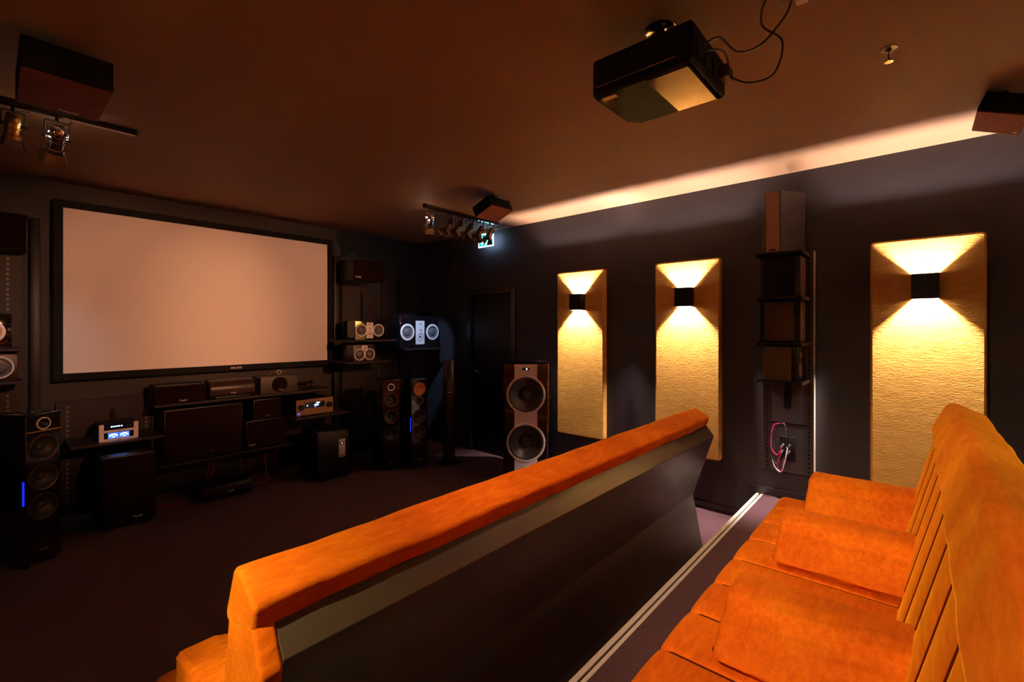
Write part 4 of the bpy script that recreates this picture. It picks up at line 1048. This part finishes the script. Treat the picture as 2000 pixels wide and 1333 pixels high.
bm = bmesh.new(); add_lathe(bm, [(0, -0.006), (0.058, -0.006), (0.062, -0.003), (0.062, 0), (0, 0)], seg=40)
new_obj('ceiling_plate', bm, M['chrome'], t2, True)
for k in range(4):
    a = PI / 4 + k * PI / 2
    bm = bmesh.new(); add_lathe(bm, [(0, -0.010), (0.006, -0.010), (0.007, -0.006)], (0.046 * math.cos(a), 0.046 * math.sin(a), 0), (0, 0, 1), 10); new_obj('screw', bm, M['rim_dark'], t2, True)
tube('pole', [(0, 0, -0.006), (0, 0, -(CEIL - Z(0.95) - PH - 0.004))], 0.020, M['black'], t2, 16)
box('mount_bracket', (-0.09, 0.09, -0.05, 0.05, -(CEIL - Z(0.95) - PH) + 0.0015, -(CEIL - Z(0.95) - PH) + 0.0125), M['black'], t2)

# ceiling socket and projector cables
t = thing('ceiling_socket', 'pale ceiling socket box where the projector cables end', 'socket', (1.92, 0.36, CEIL))
box('socket_body', (-0.04, 0.04, -0.03, 0.03, -0.03, 0), M['rim_dark'], t, bev=0.006)
box('plug', (0.02, 0.055, -0.06, -0.02, -0.045, -0.022), M['white'], t, bev=0.006)
def pc(pts, label):
    o = tube('projector_cable', pts, 0.004, M['cable_black'], None, 8, 10); tag(o, label, 'cable', 'cables from the projector to the ceiling socket')
pc([(1.93, 0.588, Z(1.02)), (2.02, 0.52, Z(0.99)), (2.10, 0.44, Z(1.03)), (2.05, 0.40, Z(1.12)), (1.96, 0.45, Z(1.16)), (1.88, 0.42, Z(1.20)), (1.90, 0.37, Z(1.215))], 'black cable looping from the projector underside corner up to the ceiling socket')
pc([(1.72, 0.588, Z(1.03)), (1.78, 0.55, Z(1.07)), (1.90, 0.52, Z(1.06)), (1.98, 0.46, Z(1.10)), (1.98, 0.38, Z(1.17)), (1.95, 0.35, Z(1.205))], 'black cable crossing the other on its way to the ceiling socket')
pc([(1.76, 0.588, Z(1.03)), (1.84, 0.555, Z(1.05)), (1.93, 0.56, Z(1.03)), (1.96, 0.575, Z(1.01)), (1.92, 0.588, Z(0.995))], 'short black cable loop behind the projector')

# smoke / sprinkler head
t = thing('sprinkler_head', 'small chrome sprinkler head on the ceiling between projector and wall', 'sprinkler', (2.62, 0.10, CEIL))
bm = bmesh.new(); add_lathe(bm, [(0, -0.004), (0.030, -0.003), (0.032, 0), (0, 0)], seg=24); new_obj('escutcheon', bm, M['rim_dark'], t, True)
bm = bmesh.new(); add_lathe(bm, [(0, -0.018), (0.010, -0.018), (0.012, -0.004), (0, -0.004)], seg=16); add_tube(bm, [(0.010, 0, -0.016), (0.013, 0, -0.035), (0.008, 0, -0.052), (0, 0, -0.056)], 0.0025, 6, 4); add_tube(bm, [(-0.010, 0, -0.016), (-0.013, 0, -0.035), (-0.008, 0, -0.052), (0, 0, -0.056)], 0.0025, 6, 4)
new_obj('sprinkler_frame', bm, M['brass'], t, True)
bm = bmesh.new(); add_lathe(bm, [(0, -0.052), (0.003, -0.045), (0.003, -0.022), (0, -0.018)], seg=10); new_obj('glass_bulb', bm, M['cable_red'], t, True)
bm = bmesh.new(); add_lathe(bm, [(0, -0.060), (0.017, -0.060), (0.018, -0.057), (0, -0.056)], seg=20); new_obj('deflector', bm, M['chrome'], t, True)
